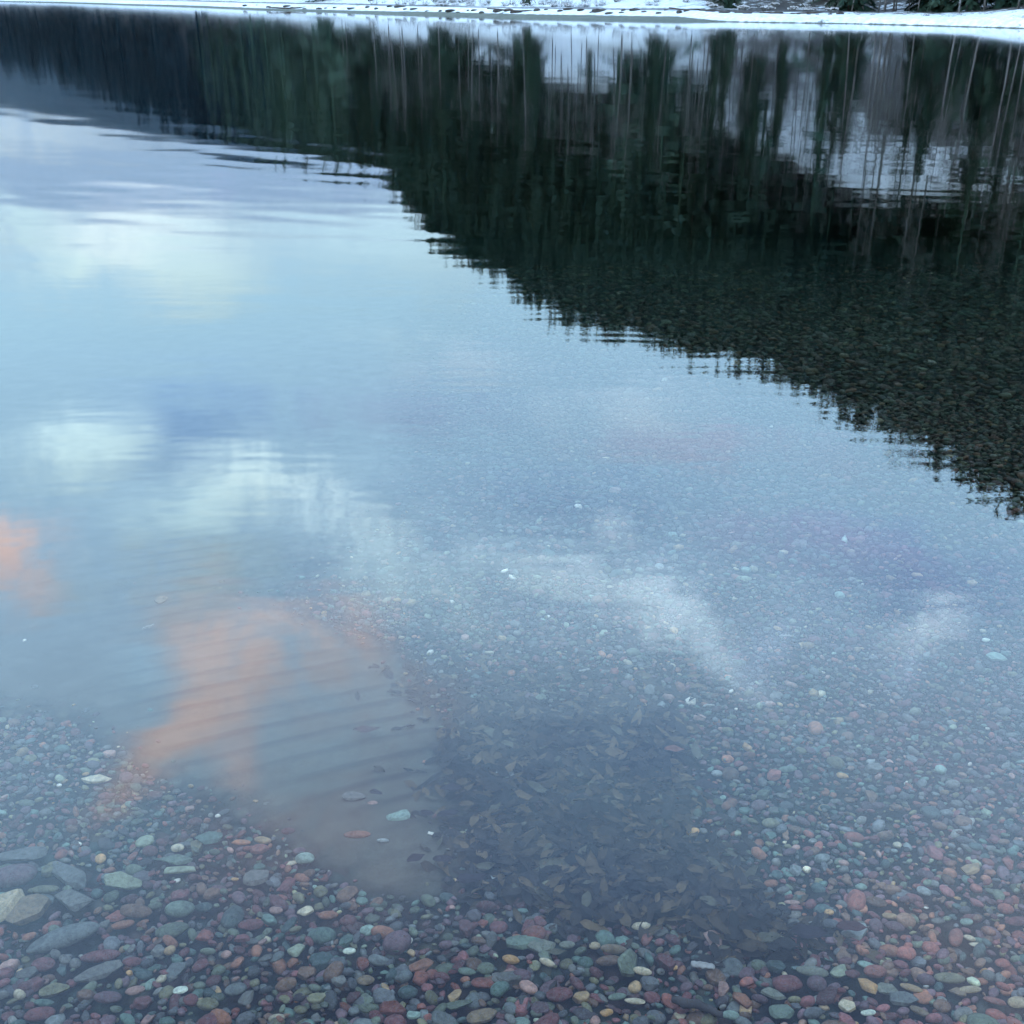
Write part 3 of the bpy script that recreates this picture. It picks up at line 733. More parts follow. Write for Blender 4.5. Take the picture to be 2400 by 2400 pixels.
for i, (a_, b_, w, lab, yw_) in enumerate(LV1):
    x, y, z, fx, fy = footprint(a_, b_, w, 20)
    V, q = leaf_shape(50 + i, 15, 9); V = V * np.array([fx / 2, fx / 2 * 1.15, fx / 2 * .8])
    col = {7: (.075, .035, .03), 8: (.24, .10, .06), 10: (.075, .03, .026)}.get(i, (.032, .022, .024))
    o = mesh_np('leaf', V, q, M_leaf, np.tile(np.array(col), (len(V), 1)))
    o.location = (x, y, float(bedz(x, y)[0]) + .034 + (.01 if i in (8, 9, 10, 11) else 0)); o.rotation_euler = (random.uniform(-.12, .12), random.uniform(-.12, .12), yw_)
    tag(o, lab, 'leaf')

# ------------------------------------------------------------------ driftwood twigs
def tube(pts, rad, seg=7):
    pts = [np.array(p_, float) for p_ in pts]; V = []; Fq = []
    for i, p_ in enumerate(pts):
        d = pts[min(i + 1, len(pts) - 1)] - pts[max(i - 1, 0)]; d /= np.linalg.norm(d) + 1e-9
        u = np.cross(d, [0, 0, 1] if abs(d[2]) < .9 else [1, 0, 0]); u /= np.linalg.norm(u); v = np.cross(d, u)
        for k_ in range(seg):
            a_ = k_ / seg * 2 * math.pi; V.append(p_ + rad[i] * (math.cos(a_) * u + math.sin(a_) * v))
    for i in range(len(pts) - 1):
        for k_ in range(seg):
            Fq.append((i * seg + k_, i * seg + (k_ + 1) % seg, (i + 1) * seg + (k_ + 1) % seg, (i + 1) * seg + k_))
    # close the ends with a fan folded into quads
    n0 = len(V); V.append(pts[0]); V.append(pts[-1]); e = (len(pts) - 1) * seg
    for k_ in range(seg):
        Fq.append((n0, (k_ + 1) % seg, k_, k_)); Fq.append((n0 + 1, e + k_, e + (k_ + 1) % seg, e + (k_ + 1) % seg))
    return V, Fq
def quads_to_mesh(name, V, Fq, m, parent=None, smooth=True):
    me = bpy.data.meshes.new(name)
    me.from_pydata([tuple(v) for v in V], [], [f_ if f_[2] != f_[3] else f_[:3] for f_ in map(tuple, Fq)]); me.update()
    for p_ in me.polygons: p_.use_smooth = smooth
    me.materials.append(m); o = bpy.data.objects.new(name, me); COL.objects.link(o)
    if parent: o.parent = parent
    return o
TW = [(1369, 1586, 28, 12, 'short bleached twig on grey gravel beyond the leaf litter'), (1840, 1503, 30, 0, 'bright straight bleached twig far out in the blue reflection'),
      (351, 1487, 26, 22, 'slanting pale twig on the silt near the orange reflections'), (1645, 2284, 54, -6, 'flat whitish driftwood piece on near gravel at the litter edge'),
      (1632, 2384, 120, -16, 'long brown driftwood stick cut by the near photo edge'), (2040, 1665, 18, -20, 'tiny pale twig far beyond the leaf litter'), (1660, 1668, 28, 5, 'thin curved pale twig beyond the litter, bowed upward')]
for i, (a_, b_, w, rot, lab) in enumerate(TW):
    x, y, z, fx, fy = footprint(a_, b_, w, 12)
    r_ = {3: .0055, 4: .009}.get(i, fx * .09); L_ = fx / 2
    r = np.random.default_rng(i + 4); pts = [(t_ * L_, r.normal() * L_ * .05 + (.12 * L_ * (1 - t_ * t_) if i == 6 else 0), r.normal() * r_ * .25) for t_ in np.linspace(-1, 1, 9)]
    V, Fq = tube(pts, [r_ * (1 - .35 * abs(t_) ** 3) * r.uniform(.85, 1.15) for t_ in np.linspace(-1, 1, 9)], 9)
    V = [v * np.array([1, 1.5 if i == 3 else 1, .6 if i == 3 else 1]) for v in V]
    o = quads_to_mesh('twig', V, Fq, M_bark if i == 4 else M_wood)
    yaw = math.atan(math.tan(R(rot)) * 1.8)
    o.location = (x, y, float(bedz(x, y)[0]) + r_ + .022); o.rotation_euler = (0, 0, yaw); tag(o, lab, 'driftwood')

# ------------------------------------------------------------------ far shore terrain
WL = [(-600, -4), (-200, 1), (0, 4), (300, 12), (600, 23), (900, 33), (1200, 42), (1500, 48), (1800, 53), (2000, 56), (2400, 67), (2700, 78), (3100, 100)]
waz = []; wd = []
for a_, b_ in WL:
    x, y = ground(a_, b_); waz.append(math.atan2(x, y)); wd.append(math.hypot(x, y))
def Dshore(az): return np.interp(az, waz, wd)
SIL = [(-600, 120), (0, 130), (200, 200), (350, 270), (500, 330), (760, 392), (900, 432), (935, 505), (1000, 580), (1100, 660), (1250, 750), (1440, 815), (1600, 872), (1750, 950), (1900, 1000), (2000, 1065), (2150, 1120), (2300, 1180), (2400, 1245), (2700, 1380), (3100, 1500)]
saz = []; sel = []
for a_, b_ in SIL:
    az, el = azel(a_, b_); saz.append(az); sel.append(el)
def Dr(az): return np.interp(az, [R(-35), R(-22), R(-10), R(0), R(10), R(20), R(30)], [900, 620, 430, 320, 240, 175, 150])
TREEH = 17.0
CLEAR2 = [(620, 34), (1450, 52), (1450, 230), (1250, 200), (1050, 140), (850, 95), (620, 60)]
CLEAR = [(1420, 60), (2000, 60), (2060, 280), (2400, 340), (2600, 380), (2600, 500), (2350, 480), (1980, 480), (1840, 400), (1700, 340), (1560, 250), (1470, 140)]
AZ = np.radians(np.linspace(-42, 42, 420))
nr = 90
rows = []
T = np.concatenate([np.linspace(-.12, 0, 8)[:-1], np.linspace(0, .04, 26)[:-1], np.linspace(.04, 1, 44)[:-1], np.linspace(1, 2.2, 10)])
def terrain_r(az, t): d0 = Dshore(az); d1 = Dr(az); return np.where(t < 0, d0 + t * d0, d0 + t * (d1 - d0))
def hsm(x): x = np.clip(x, 0, 1); return x * x * (3 - 2 * x)
def height(az, r):
    d0 = Dshore(az); d1 = Dr(az); s = r - d0
    el = np.interp(az, saz, sel); H = d1 * np.tan(el) - 10.5 - 3.4 * hsm((az - R(9)) / R(6)) + 3.6 * wav(np.stack([az * 60, r * 0], -1).reshape(-1, 2), 61, 1.0).reshape(az.shape)
    right = hsm((az - R(7.5)) / R(3))
    scale = d0 / 70.0
    beach = np.where(s < 0, s * .22, np.minimum(s * .10 / scale, .16) * (1 - right) + right * np.minimum(s * .35, .2))
    bank = (.42 - .22 * right) * hsm((s - 1.6 * scale * (1 - right)) / (3.2 * scale * (1 - .5 * right))) + (.45 - .37 * right) * hsm((s - 7 * scale * (1 - .7 * right)) / (5 * scale))
    bank += .34 * np.exp(-((az - R(23.5)) / R(2.0)) ** 2) * hsm(s / 3)
    t = np.clip((r - d0 * 1.18) / (d1 - d0 * 1.18), 0, None)
    hill = np.where(t <= 1, H * t ** 1.35, H * (1 + .10 * (t - 1)) - 14 * (t - 1))
    hill = np.where(t > 0, hill, 0)
    x = r * np.sin(az); y = r * np.cos(az); PP = np.stack([x, y], -1).reshape(-1, 2)
    rough = wav(PP, 21, .9).reshape(x.shape) * .10 + wav(PP, 22, .25).reshape(x.shape) * .12
    rough = rough * hsm((s - 1.2) / 4)
    big = wav(PP, 23, .03).reshape(x.shape) * 5 * np.clip(t, 0, 1)
    return beach + bank + hill + rough + big
TT, AA = np.meshgrid(T, AZ, indexing='ij')
RR = terrain_r(AA, TT); HH = height(AA, RR)
right = hsm((AA - R(7.5)) / R(3))
leftm = hsm((R(-3) - AA) / R(6))
ra_, rb_ = reflpx(RR * np.sin(AA), RR * np.cos(AA), HH)
open_ = np.maximum(sdist_soft(ra_, rb_, CLEAR, 12, 8), sdist_soft(ra_, rb_, CLEAR2, 8, 8))
floor_ = hsm((RR - Dshore(AA) - 22) / 15) * (1 - open_)
tc = np.stack([.17 * (1 - right) * (1 - .45 * leftm) + .0 + .02, (1 - right), right * hsm((RR - Dshore(AA) * 1.05) / 3) * (1 - hsm((RR - Dshore(AA) - 30) / 25)) + floor_ * 2.2], -1).reshape(-1, 3)
X, Y = RR * np.sin(AA), RR * np.cos(AA)
ny, nx = X.shape; idx = np.arange(ny * nx).reshape(ny, nx)
quads = np.stack([idx[:-1, :-1], idx[1:, :-1], idx[1:, 1:], idx[:-1, 1:]], -1).reshape(-1, 4)
shore = mesh_np('snowy_shore_ground', np.stack([X, Y, HH], -1).reshape(-1, 3), quads, M_shore, tc)
tag(shore, kind='structure')

# distant mountain
MS = [(-900, 200), (-500, 230), (-200, 250), (0, 262), (200, 300), (350, 335), (520, 362), (760, 392), (950, 380), (1200, 300), (1600, 200)]
maz = [azel(a_, b_)[0] for a_, b_ in MS]; mel = [azel(a_, b_)[1] for a_, b_ in MS]
AZ2 = np.radians(np.linspace(-50, 14, 500)); t2 = np.linspace(0, 1.5, 60)
TT, AA = np.meshgrid(t2, AZ2, indexing='ij'); RR = 900 + TT * 1200
PP = np.stack([RR * np.sin(AA), RR * np.cos(AA)], -1).reshape(-1, 2)
H2 = 2100 * np.tan(np.interp(AA, maz, mel)) + wav(PP, 31, .05).reshape(AA.shape) * 5 + wav(PP, 33, .3).reshape(AA.shape) * 3
HH = np.where(TT <= 1, H2 * TT ** 1.2, H2 * (1 - (TT - 1) * .8)) - 4
HH = HH + wav(PP, 32, .012).reshape(AA.shape) * 22 * TT * (TT < 1) * (1 - TT) * 3
ny, nx = AA.shape; idx = np.arange(ny * nx).reshape(ny, nx)
quads = np.stack([idx[:-1, :-1], idx[1:, :-1], idx[1:, 1:], idx[:-1, 1:]], -1).reshape(-1, 4)
mt = mesh_np('mountain', np.stack([RR * np.sin(AA), RR * np.cos(AA), HH], -1).reshape(-1, 3), quads, M_far_haze)
tag(mt, kind='structure')

# ------------------------------------------------------------------ trees
def conifer_mesh(seed, h=18.0, detail=True):
    r = np.random.default_rng(seed)
    V, Fq = tube([(r.normal() * .05, r.normal() * .05, h * t_) for t_ in np.linspace(0, .97, 8)], [.17 * (1 - t_) + .015 for t_ in np.linspace(0, .97, 8)], 7)
    CV = []; CF = []
    nwh = 34 if detail else 12
    for w in range(nwh):
        t_ = .02 + .97 * (w / nwh) ** .95
        z = h * t_; Rb = (1 - t_) ** .8 * h * .17 * r.uniform(.7, 1.15) + .12
        nb = 9 if detail else 5
        for b_ in range(nb):
            if r.random() < .12: continue
            a_ = r.uniform(0, 6.283); L_ = Rb * r.uniform(.6, 1.15); dz = -L_ * r.uniform(.15, .5)
            ca, sa = math.cos(a_), math.sin(a_)
            m = 7 if detail else 3
            for s_ in range(m):
                for side in ((-1, -.5, 0, .5, 1) if detail else (-1, 0, 1)):
                    f0 = (s_ + r.uniform(0, .4)) / m; f1 = min(f0 + 1.5 / m, 1.05); wd_ = L_ * (.32 * (1 - f0) + .08)
                    cx0, cx1 = L_ * f0, L_ * f1; off = side * wd_
                    p0 = (ca * cx0, sa * cx0, z + dz * f0 * f0 + .05 * r.normal())
                    p1 = (ca * cx1 - sa * off, sa * cx1 + ca * off, z + dz * f1 * f1 - abs(side) * .12 - .1 * r.random())
                    wv_ = (.055 * L_ + .025) if detail else (.12 * L_ + .05)
                    n0 = len(CV)
                    CV += [(p0[0] + sa * wv_ * .4, p0[1] - ca * wv_ * .4, p0[2]), (p0[0] - sa * wv_ * .4, p0[1] + ca * wv_ * .4, p0[2]), (p1[0] - sa * wv_ * .5, p1[1] + ca * wv_ * .5, p1[2]), (p1[0] + sa * wv_ * .5, p1[1] - ca * wv_ * .5, p1[2] - .12)]
                    CF.append((n0, n0 + 1, n0 + 2, n0 + 3))
    return V, Fq, CV, CF

def bare_mesh(seed, h=14.0, lean=0.0):
    r = np.random.default_rng(seed)
    ts = np.linspace(0, 1, 9); bend = r.normal() * .5
    core = [np.array((lean * h * t_ + bend * math.sin(t_ * 3) * .4, r.normal() * .08 * t_ * h * .08, h * t_)) for t_ in ts]
    V, Fq = tube(core, [(.085 * (1 - t_) ** .8 + .009) for t_ in ts], 8)
    BV = []; BF = []
    def add(p, d, L_, rad, lev):
        n_ = 4; pts = [p]
        for i in range(n_):
            d = d + r.normal(size=3) * .18; d[2] += .10; d /= np.linalg.norm(d); pts.append(pts[-1] + d * L_ / n_)
        v, f_ = tube(pts, [rad * (1 - .75 * i / n_) for i in range(n_ + 1)], 4); o_ = len(BV); BV.extend(v); BF.extend([tuple(x_ + o_ for x_ in q) for q in f_])
        if lev > 0:
            for _ in range(4):
                i = r.integers(1, n_ + 1); a_ = r.normal(size=3); a_[2] = abs(a_[2]) * .6
                add(pts[i], d * .5 + a_ / np.linalg.norm(a_) * .8, L_ * r.uniform(.35, .6), rad * .5, lev - 1)
    for _ in range(11):
        t_ = r.uniform(.38, .98); i = int(t_ * 8); p = core[i] + (core[min(i + 1, 8)] - core[i]) * (t_ * 8 - i)
        a_ = r.uniform(0, 6.283); add(p, np.array([math.cos(a_), math.sin(a_), r.uniform(.2, 1.1)]), h * .22 * (1.15 - t_) + .5, .035, 2)
    return V, Fq, BV, BF

def make_tree(name, parts):
    e = bpy.data.objects.new(name, None); COL.objects.link(e)
    for nm, V, Fq, m in parts: quads_to_mesh(nm, V, Fq, m, e, smooth=(nm == 'trunk'))
    return e
def copy_tree(e):
    r_ = e.copy(); COL.objects.link(r_)
    for ch in list(e.children):
        c_ = ch.copy(); COL.objects.link(c_); c_.parent = r_
    return r_
con = []
for s_ in range(5):
    V, Fq, CV, CF = conifer_mesh(60 + s_); con.append([make_tree('conifer', [('trunk', V, Fq, M_bark), ('crown', CV, CF, M_needle)]), False])
bar = []
for s_ in range(6):
    V, Fq, CV, CF = bare_mesh(80 + s_, lean=random.uniform(-.05, .05)); bar.append([make_tree('bare_tree', [('trunk', V, Fq, M_birch), ('crown', CV, CF, M_twig)]), False])
def place(protos_, x, y, z, s, lab, cat, grp, yaw=None):
    pr_ = protos_[random.randrange(len(protos_))]
    if not pr_[1]: o = pr_[0]; pr_[1] = True
    else: o = copy_tree(pr_[0])
    o.location = (x, y, z); o.rotation_euler = (0, 0, random.uniform(0, 6.28) if yaw is None else yaw); o.scale = (s, s, s * random.uniform(.9, 1.1))
    tag(o, lab, cat, grp); return o
for g_ in (con, bar):
    for pr_ in g_: pr_[0].location = (0, -500, 0)
def hgt(x, y):
    az = np.atleast_1d(math.atan2(x, y)); return float(height(az, np.atleast_1d(math.hypot(x, y)))[0])
def at_shore(px_, s):
    """point s metres behind the waterline at photo column px_"""
    b_ = np.interp(px_, [w_[0] for w_ in WL], [w_[1] for w_ in WL]); x, y = ground(px_, b_); az = math.atan2(x, y); r_ = math.hypot(x, y) + s
    return r_ * math.sin(az), r_ * math.cos(az)
# trees whose feet the photo shows on the right
SEEN = [
 (1985, 9, 'con', 0.41, 'bushy dark conifer at the corner where the dark wood begins'),
 (2010, 12, 'con', 0.51, 'tall conifer second from the corner of the dark wood'),
 (2055, 8, 'bar', 0.54, 'slim brownish bare tree just past the corner conifers'),
 (2090, 9, 'bar', 0.60, 'bare tree with grey trunk between the conifers and the brown thicket'),
 (2125, 11, 'bar', 0.48, 'thin bare tree in the middle of the brown thicket'),
 (2160, 12, 'con', 0.46, 'shaded conifer behind the brown thicket'),
 (2205, 10, 'con', 0.55, 'broad conifer standing left of the pale straight trunk'),
 (2242, 6, 'bar', 0.60, 'bare tree with the palest straight trunk by the snow bank'),
 (2262, 10, 'con', 0.37, 'small conifer right behind the palest trunk'),
 (2300, 8, 'bar', 0.66, 'forked grey bare tree between the palest trunk and the snow mound'),
 (2330, 12, 'con', 0.55, 'dark conifer behind the snow mound'),
 (2378, 6, 'bar', 0.60, 'pale trunked bare tree rising from the snow mound'),
 (2400, 13, 'con', 0.51, 'conifer closing the wood at the photo edge')]
for px_, s, kd, sc_, lab in SEEN:
    x, y = at_shore(px_, s); place(con if kd == 'con' else bar, x, y, hgt(x, y) - .15, sc_, lab, 'conifer' if kd == 'con' else 'bare tree', None)
# clearing of open snow on the slope, in the pixels of its reflection
cnt = {'c': 0, 'b': 0}
def in_clear0(x, y, z, h_):
    return any(bool(inpoly(*reflpx(x, y, z + q_), c_)) for q_ in (1, h_ * .33, h_ * .66, h_) for c_ in (CLEAR, CLEAR2))
cand = []
tries = 0
while (cnt['c'] < 180 or cnt['b'] < 210) and tries < 20000:
    tries += 1
    px_ = random.uniform(760, 2700) if random.random() < .6 else random.uniform(1990, 2600); s = random.choice([random.uniform(8, 22), random.uniform(10, 60)])
    x, y = at_shore(px_, s); 
    if any((x - q[0]) ** 2 + (y - q[1]) ** 2 < 4.2 for q in cand): continue
    z = hgt(x, y); ra, rb = reflpx(x, y, z + 1); dense = px_ > 1985
    incl = bool(inpoly(ra, rb, CLEAR))
    if not dense and s < 11 * (math.hypot(x, y) / 70) + 2: continue
    sc0 = random.uniform(.32, .52) if dense else random.uniform(.5, .95)
    if dense and s > 24: continue
    isc = random.random() < (.62 if dense else (.10 if px_ > 1400 else .22))
    if isc and in_clear0(x, y, z, 18 * sc0) and random.random() < .95: continue
    if not isc and not dense and random.random() < (.6 if px_ < 1400 else .3): continue
    key = 'c' if isc else 'b'
    if cnt[key] >= (180 if isc else 210): continue
    cnt[key] += 1; cand.append((x, y))
    if isc: place(con, x, y, z - .2, sc0, 'tall dark green conifer standing in the snow of the far shore', 'conifer', 'conifers along the far shore')
    else: place(bar, x, y, z - .2, random.uniform(.4, .8) * (1 if dense else .9), 'leafless pale barked tree standing in the snow of the far shore', 'bare tree', 'bare trees along the far shore')
# the forest on the slope: far too many to count
def in_clear(x, y, z, h_):
    for q_ in (1, h_ * .33, h_ * .66, h_):
        ra, rb = reflpx(x, y, z + q_)
        if bool(inpoly(ra, rb, CLEAR)) or bool(inpoly(ra, rb, CLEAR2)): return True
    return False
def low_conifers(n, seed):
    r = np.random.default_rng(seed); base = []
    for s_ in range(6):
        _, _, CV, CF = conifer_mesh(200 + s_, 1.0 * 18, False); tv, tf = tube([(0, 0, 0), (0, 0, 17)], [.2, .03], 4)
        CV = np.array(CV + [tuple(v) for v in tv]); o_ = len(CV) - len(tv)
        CF = CF + [tuple(x_ + o_ for x_ in q) for q in tf]; CF = [q for q in CF if q[2] != q[3]]
        base.append((CV, np.array(CF)))
    Vs = []; Fs = []; off = 0; k_ = 0; tr_ = 0
    while k_ < n and tr_ < 40000:
        tr_ += 1
        az = r.uniform(R(-34), R(33)); d0, d1 = float(Dshore(az)), float(Dr(az)); t_ = r.random() ** .75 * 1.12
        rr_ = d0 + 16 + t_ * (d1 - d0 - 16)
        x, y = rr_ * math.sin(az), rr_ * math.cos(az); z = hgt(x, y); ra, rb = reflpx(x, y, z + 4)
        if in_clear(x, y, z, 16) and r.random() < (.975 if ra > 1850 else .94): continue
        # keep the waterside slopes of the middle thinner: snow shows there
        if rb < 190 and 850 < ra < 2000 and r.random() < .55: continue
        CV, CF = base[r.integers(0, 6)]; s_ = r.uniform(.45, .95) * ((.72 if ra > 1000 else .5) if t_ > .8 else 1); a_ = r.uniform(0, 6.28); c_, q_ = math.cos(a_), math.sin(a_); wd_ = 1.5 if rr_ > 150 else 1.25
        P_ = CV * np.array([s_ * wd_, s_ * wd_, s_]); P_ = np.stack([P_[:, 0] * c_ - P_[:, 1] * q_ + x, P_[:, 0] * q_ + P_[:, 1] * c_ + y, P_[:, 2] + z - .4], -1)
        Vs.append(P_); Fs.append(CF + off); off += len(CV); k_ += 1
    return np.concatenate(Vs), np.concatenate(Fs), k_
V, Fc, n_ = low_conifers(5200, 5); print('forest', n_, len(Fc))
caz = np.arctan2(V[Fc[:, 0], 0], V[Fc[:, 0], 1]); rr0 = np.hypot(V[Fc[:, 0], 0], V[Fc[:, 0], 1])
farside = (caz + .03 * np.sin(rr0 * .11) < R(-13.5))  # same conifers, split off to carry the painted haze blue
for nm_, sel_, m_2, lb_ in (('forest', ~farside, M_needle2, 'dense dark green conifer forest covering the slope above the near stretch of far shore'), ('forest', farside, M_far_haze, 'conifer forest covering the most distant end of the slope, haze painted into its colour')):
    F_ = Fc[sel_]; u_v, inv = np.unique(F_, return_inverse=True)
    fo = mesh_np(nm_, V[u_v], inv.reshape(-1, 4), m_2, smooth=False); tag(fo, lb_, 'forest', kind='stuff')
# ridge trees: bare ones standing on the sky line, right part
V, Fq, BV, BF = bare_mesh(300, 15)
bv = np.array([tuple(v) for v in V] + [tuple(v) for v in BV]); bf = [tuple(q) for q in Fq] + [tuple(x_ + len(V) for x_ in q) for q in BF]
bf = np.array([q for q in bf if q[2] != q[3]])
Vs = []; Fs = []; off = 0; r = np.random.default_rng(12)
for i in range(200):
    u = r.random()
    az = r.uniform(azel(1800, 960)[0], azel(2260, 1150)[0]) if u < .75 else r.uniform(R(17), R(26))
    rr_ = float(Dr(az)) * r.uniform(.8, 1.05) if u < .75 else float(Dshore(az)) + r.uniform(20, 90)
    x, y = rr_ * math.sin(az), rr_ * math.cos(az); z = hgt(x, y); s_ = r.uniform(.5, .85) if u < .75 else r.uniform(.5, .9); a_ = r.uniform(0, 6.28); c_, q_ = math.cos(a_), math.sin(a_)
    Vs.append(np.stack([bv[:, 0] * s_ * c_ - bv[:, 1] * s_ * q_ + x, bv[:, 0] * s_ * q_ + bv[:, 1] * s_ * c_ + y, bv[:, 2] * s_ + z], -1)); Fs.append(bf + off); off += len(bv)
bw = mesh_np('bare_woods', np.concatenate(Vs), np.concatenate(Fs), M_twig, smooth=False)
tag(bw, 'leafless grey trees mixed through the wooded slope', 'woods', kind='stuff')

for i in range(18):
    px_ = random.uniform(1000, 1960); s_m = random.uniform(9, 34); x, y = at_shore(px_, s_m)
    o = place(con, x, y, hgt(x, y) - .2, random.uniform(.25, .6), 'slender dark young conifer standing alone in the open snow', 'conifer', 'young conifers in the open snow'); o.scale.x *= .55; o.scale.y *= .55
# snow covered shrubs along the bank
def shrub_mesh(seed):
    r = np.random.default_rng(seed); V = []; Fq = []; SV = []
    tips = []
    for _ in range(26):
        a_ = r.uniform(0, 6.28); p = np.array([math.cos(a_) * .12, math.sin(a_) * .12, -.1]); d = np.array([math.cos(a_) * r.uniform(.2, .9), math.sin(a_) * r.uniform(.2, .9), 1.0]); pts = [p]
        for i in range(4): d = d + r.normal(size=3) * .15; d /= np.linalg.norm(d); pts.append(pts[-1] + d * .22)
        v, f_ = tube(pts, [.014, .012, .010, .007, .004], 4); o_ = len(V); V.extend(v); Fq.extend([tuple(x_ + o_ for x_ in q) for q in f_]); tips.extend(pts[2:])
    SVs = []; SF = []; o_ = 0
    for p in tips[::3]:
        P_ = V1 * np.array([r.uniform(.04, .11), r.uniform(.04, .11), r.uniform(.015, .04)]) * (1 + .2 * wav(V1, int(r.integers(1e6)), 2))[:, None] + p + np.array([0, 0, .02]); SVs.append(P_); SF.append(F1 + o_); o_ += len(V1)
    return V, Fq, np.concatenate(SVs), np.concatenate(SF)
shr = []
for s_ in range(4):
    V, Fq, SV, SF = shrub_mesh(400 + s_); e = bpy.data.objects.new('shrub', None); COL.objects.link(e)
    quads_to_mesh('twigs', V, Fq, M_twig, e); mesh_np('snow_clumps', SV, SF, M_snowload, parent=e); e.location = (0, -500, 0); shr.append([e, False])
for i in range(120):
    px_ = random.uniform(860, 2380); s = random.uniform(6.5, 13) if px_ < 1950 else random.uniform(2.2, 5)
    x, y = at_shore(px_, s * (1 if px_ > 1900 else 1.1)); place(shr, x, y, hgt(x, y) - .05, random.uniform(.35, .9) * (.45 if px_ > 1950 else 1), 'low leafless shrub loaded with snow on the far bank', 'shrub', 'snowy shrubs along the far bank')

# ------------------------------------------------------------------ haze
hm, ht, hout = mat('air_haze')
pv = ht.new('ShaderNodeVolumePrincipled'); pv.inputs['Color'].default_value = (.10, .55, 1, 1); pv.inputs['Density'].default_value = HAZE
ht.l.new(pv.outputs[0], hout.inputs[1])
hb = [(-1900, -30, -13), (1900, -30, -13), (1900, 4000, -13), (-1900, 4000, -13), (-1900, -30, 420), (1900, -30, 420), (1900, 4000, 420), (-1900, 4000, 420)]
if HAZE > 0: tag(mesh_np('haze', np.array(hb), np.array([(3, 2, 1, 0), (4, 5, 6, 7), (0, 1, 5, 4), (1, 2, 6, 5), (2, 3, 7, 6), (3, 0, 4, 7)]), hm, smooth=False), kind='stuff')
ROCKM = simple_noise_mat('shore_rock', (.03, .03, .028), (.11, .105, .10), 2.5)
for i in range(60):
    px_ = 560 + (i + random.random()) / 60 * 1420; x, y = at_shore(px_, random.uniform(3.0, 4.4) * (1 if px_ > 1000 else 1.4)); s_ = random.uniform(.07, .24)
    P = shape_stone(V2, 500 + i, 'round') * np.array([s_ * random.uniform(.9, 2.4), s_, s_ * .6])
    o = mesh_np('shore_rock', P, F2, ROCKM); o.location = (x, y, hgt(x, y) + s_ * .15); o.rotation_euler = (0, 0, random.uniform(-.3, .3))
    tag(o, 'dark wet rock in the dark line of stones along the far beach', 'rock', 'rocks in a line along the far beach')
for i, px_ in enumerate((700, 1240, 1620, 1870)):
    x, y = at_shore(px_, random.uniform(3.2, 5.5)); L_ = random.uniform(1.2, 3.2); r_ = random.uniform(.04, .08)
    V, Fq = tube([(t_ * L_, .12 * math.sin(t_ * 3 + i), r_ * .5 + .04 * math.sin(t_ * 5)) for t_ in np.linspace(-1, 1, 9)], [r_ * (1 - .3 * abs(t_)) for t_ in np.linspace(-1, 1, 9)], 8)
    o = quads_to_mesh('driftwood_log', V, Fq, M_bark); o.location = (x, y, hgt(x, y)); o.rotation_euler = (0, random.uniform(-.05, .05), random.uniform(-.25, .25))
    tag(o, 'long dark driftwood log lying on the snowy far beach', 'log', 'driftwood logs on the far beach')

# ------------------------------------------------------------------ sky
w = bpy.data.worlds.new("World"); sc.world = w; w.use_nodes = True; w.node_tree.nodes.clear(); t = NT(w.node_tree)
SUN_EL, SUN_AZ = R(6), R(-75)
out = t.new('ShaderNodeOutputWorld')
sky = t.new('ShaderNodeTexSky', sky_type='NISHITA', sun_disc=False, sun_elevation=SUN_EL, sun_rotation=SUN_AZ, altitude=950)
tcn = t.new('ShaderNodeTexCoord'); D = tcn.outputs['Generated']
EXPO = 1.6
def lin(c): return np.array([((v / 255 + .055) / 1.055) ** 2.4 if v / 255 > .04045 else v / 255 / 12.92 for v in c])
def fres(el):
    th = math.pi / 2 - el; n = 1.333; c1 = math.cos(th); c2 = math.sqrt(1 - (math.sin(th) / n) ** 2)
    return .5 * (((c1 - n * c2) / (c1 + n * c2)) ** 2 + ((c2 - n * c1) / (c2 + n * c1)) ** 2)
BG = .10
def skyrad(py_, rgb, px_=1200):
    """the radiance that this part of the sky must have for its mirror image to come out as rgb"""
    el = azel(px_, py_)[1]; bedc = np.array([.030, .034, .032]) * min(1, max(0, (py_ - 350) / 900)) * (1 + .9 * min(1, max(0, (py_ - 1500) / 800)))
    v = np.maximum(lin(rgb) - bedc, .004) / max(fres(el), .028)
    return v / 2 ** EXPO / BG
stops = [(330, (150, 180, 214)), (450, (148, 180, 214)), (530, (182, 214, 235)), (700, (168, 209, 234)), (900, (156, 194, 222)), (1100, (148, 184, 212)), (1300, (142, 175, 203)), (1500, (134, 163, 188)), (1700, (124, 150, 173)), (1900, (108, 131, 151)), (2100, (97, 113, 131)), (2350, (84, 95, 108))]
sepd = t.new('ShaderNodeSeparateXYZ', i_0=D)
u_ = t.math('ARCTAN2', sepd.outputs[0], sepd.outputs[1]); v_ = t.math('ARCSINE', sepd.outputs[2])
MAXC = 130.0
rs = []
for b_, c_ in stops:
    el = azel(700, b_)[1]; rs.append((el / (math.pi / 2), tuple(skyrad(b_, c_, 700) / MAXC)))
zen = rs[-1][1]; rs.append((.95, tuple(.7 * np.array(zen))))
rs = [(0.0, rs[0][1])] + rs
nzw = t.new('ShaderNodeTexNoise', i_Vector=t.mapping(D, scale=(1.0, 1.0, 1.6))); nzw.inputs['Scale'].default_value = 4.5; nzw.inputs['Detail'].default_value = 5; nzw.inputs['Roughness'].default_value = .62
sepn = t.new('ShaderNodeSeparateColor', i_0=nzw.outputs[1])
du = t.math('MULTIPLY', t.math('SUBTRACT', sepn.outputs[0], .5), .16); dv = t.math('MULTIPLY', t.math('SUBTRACT', sepn.outputs[1], .5), .10)
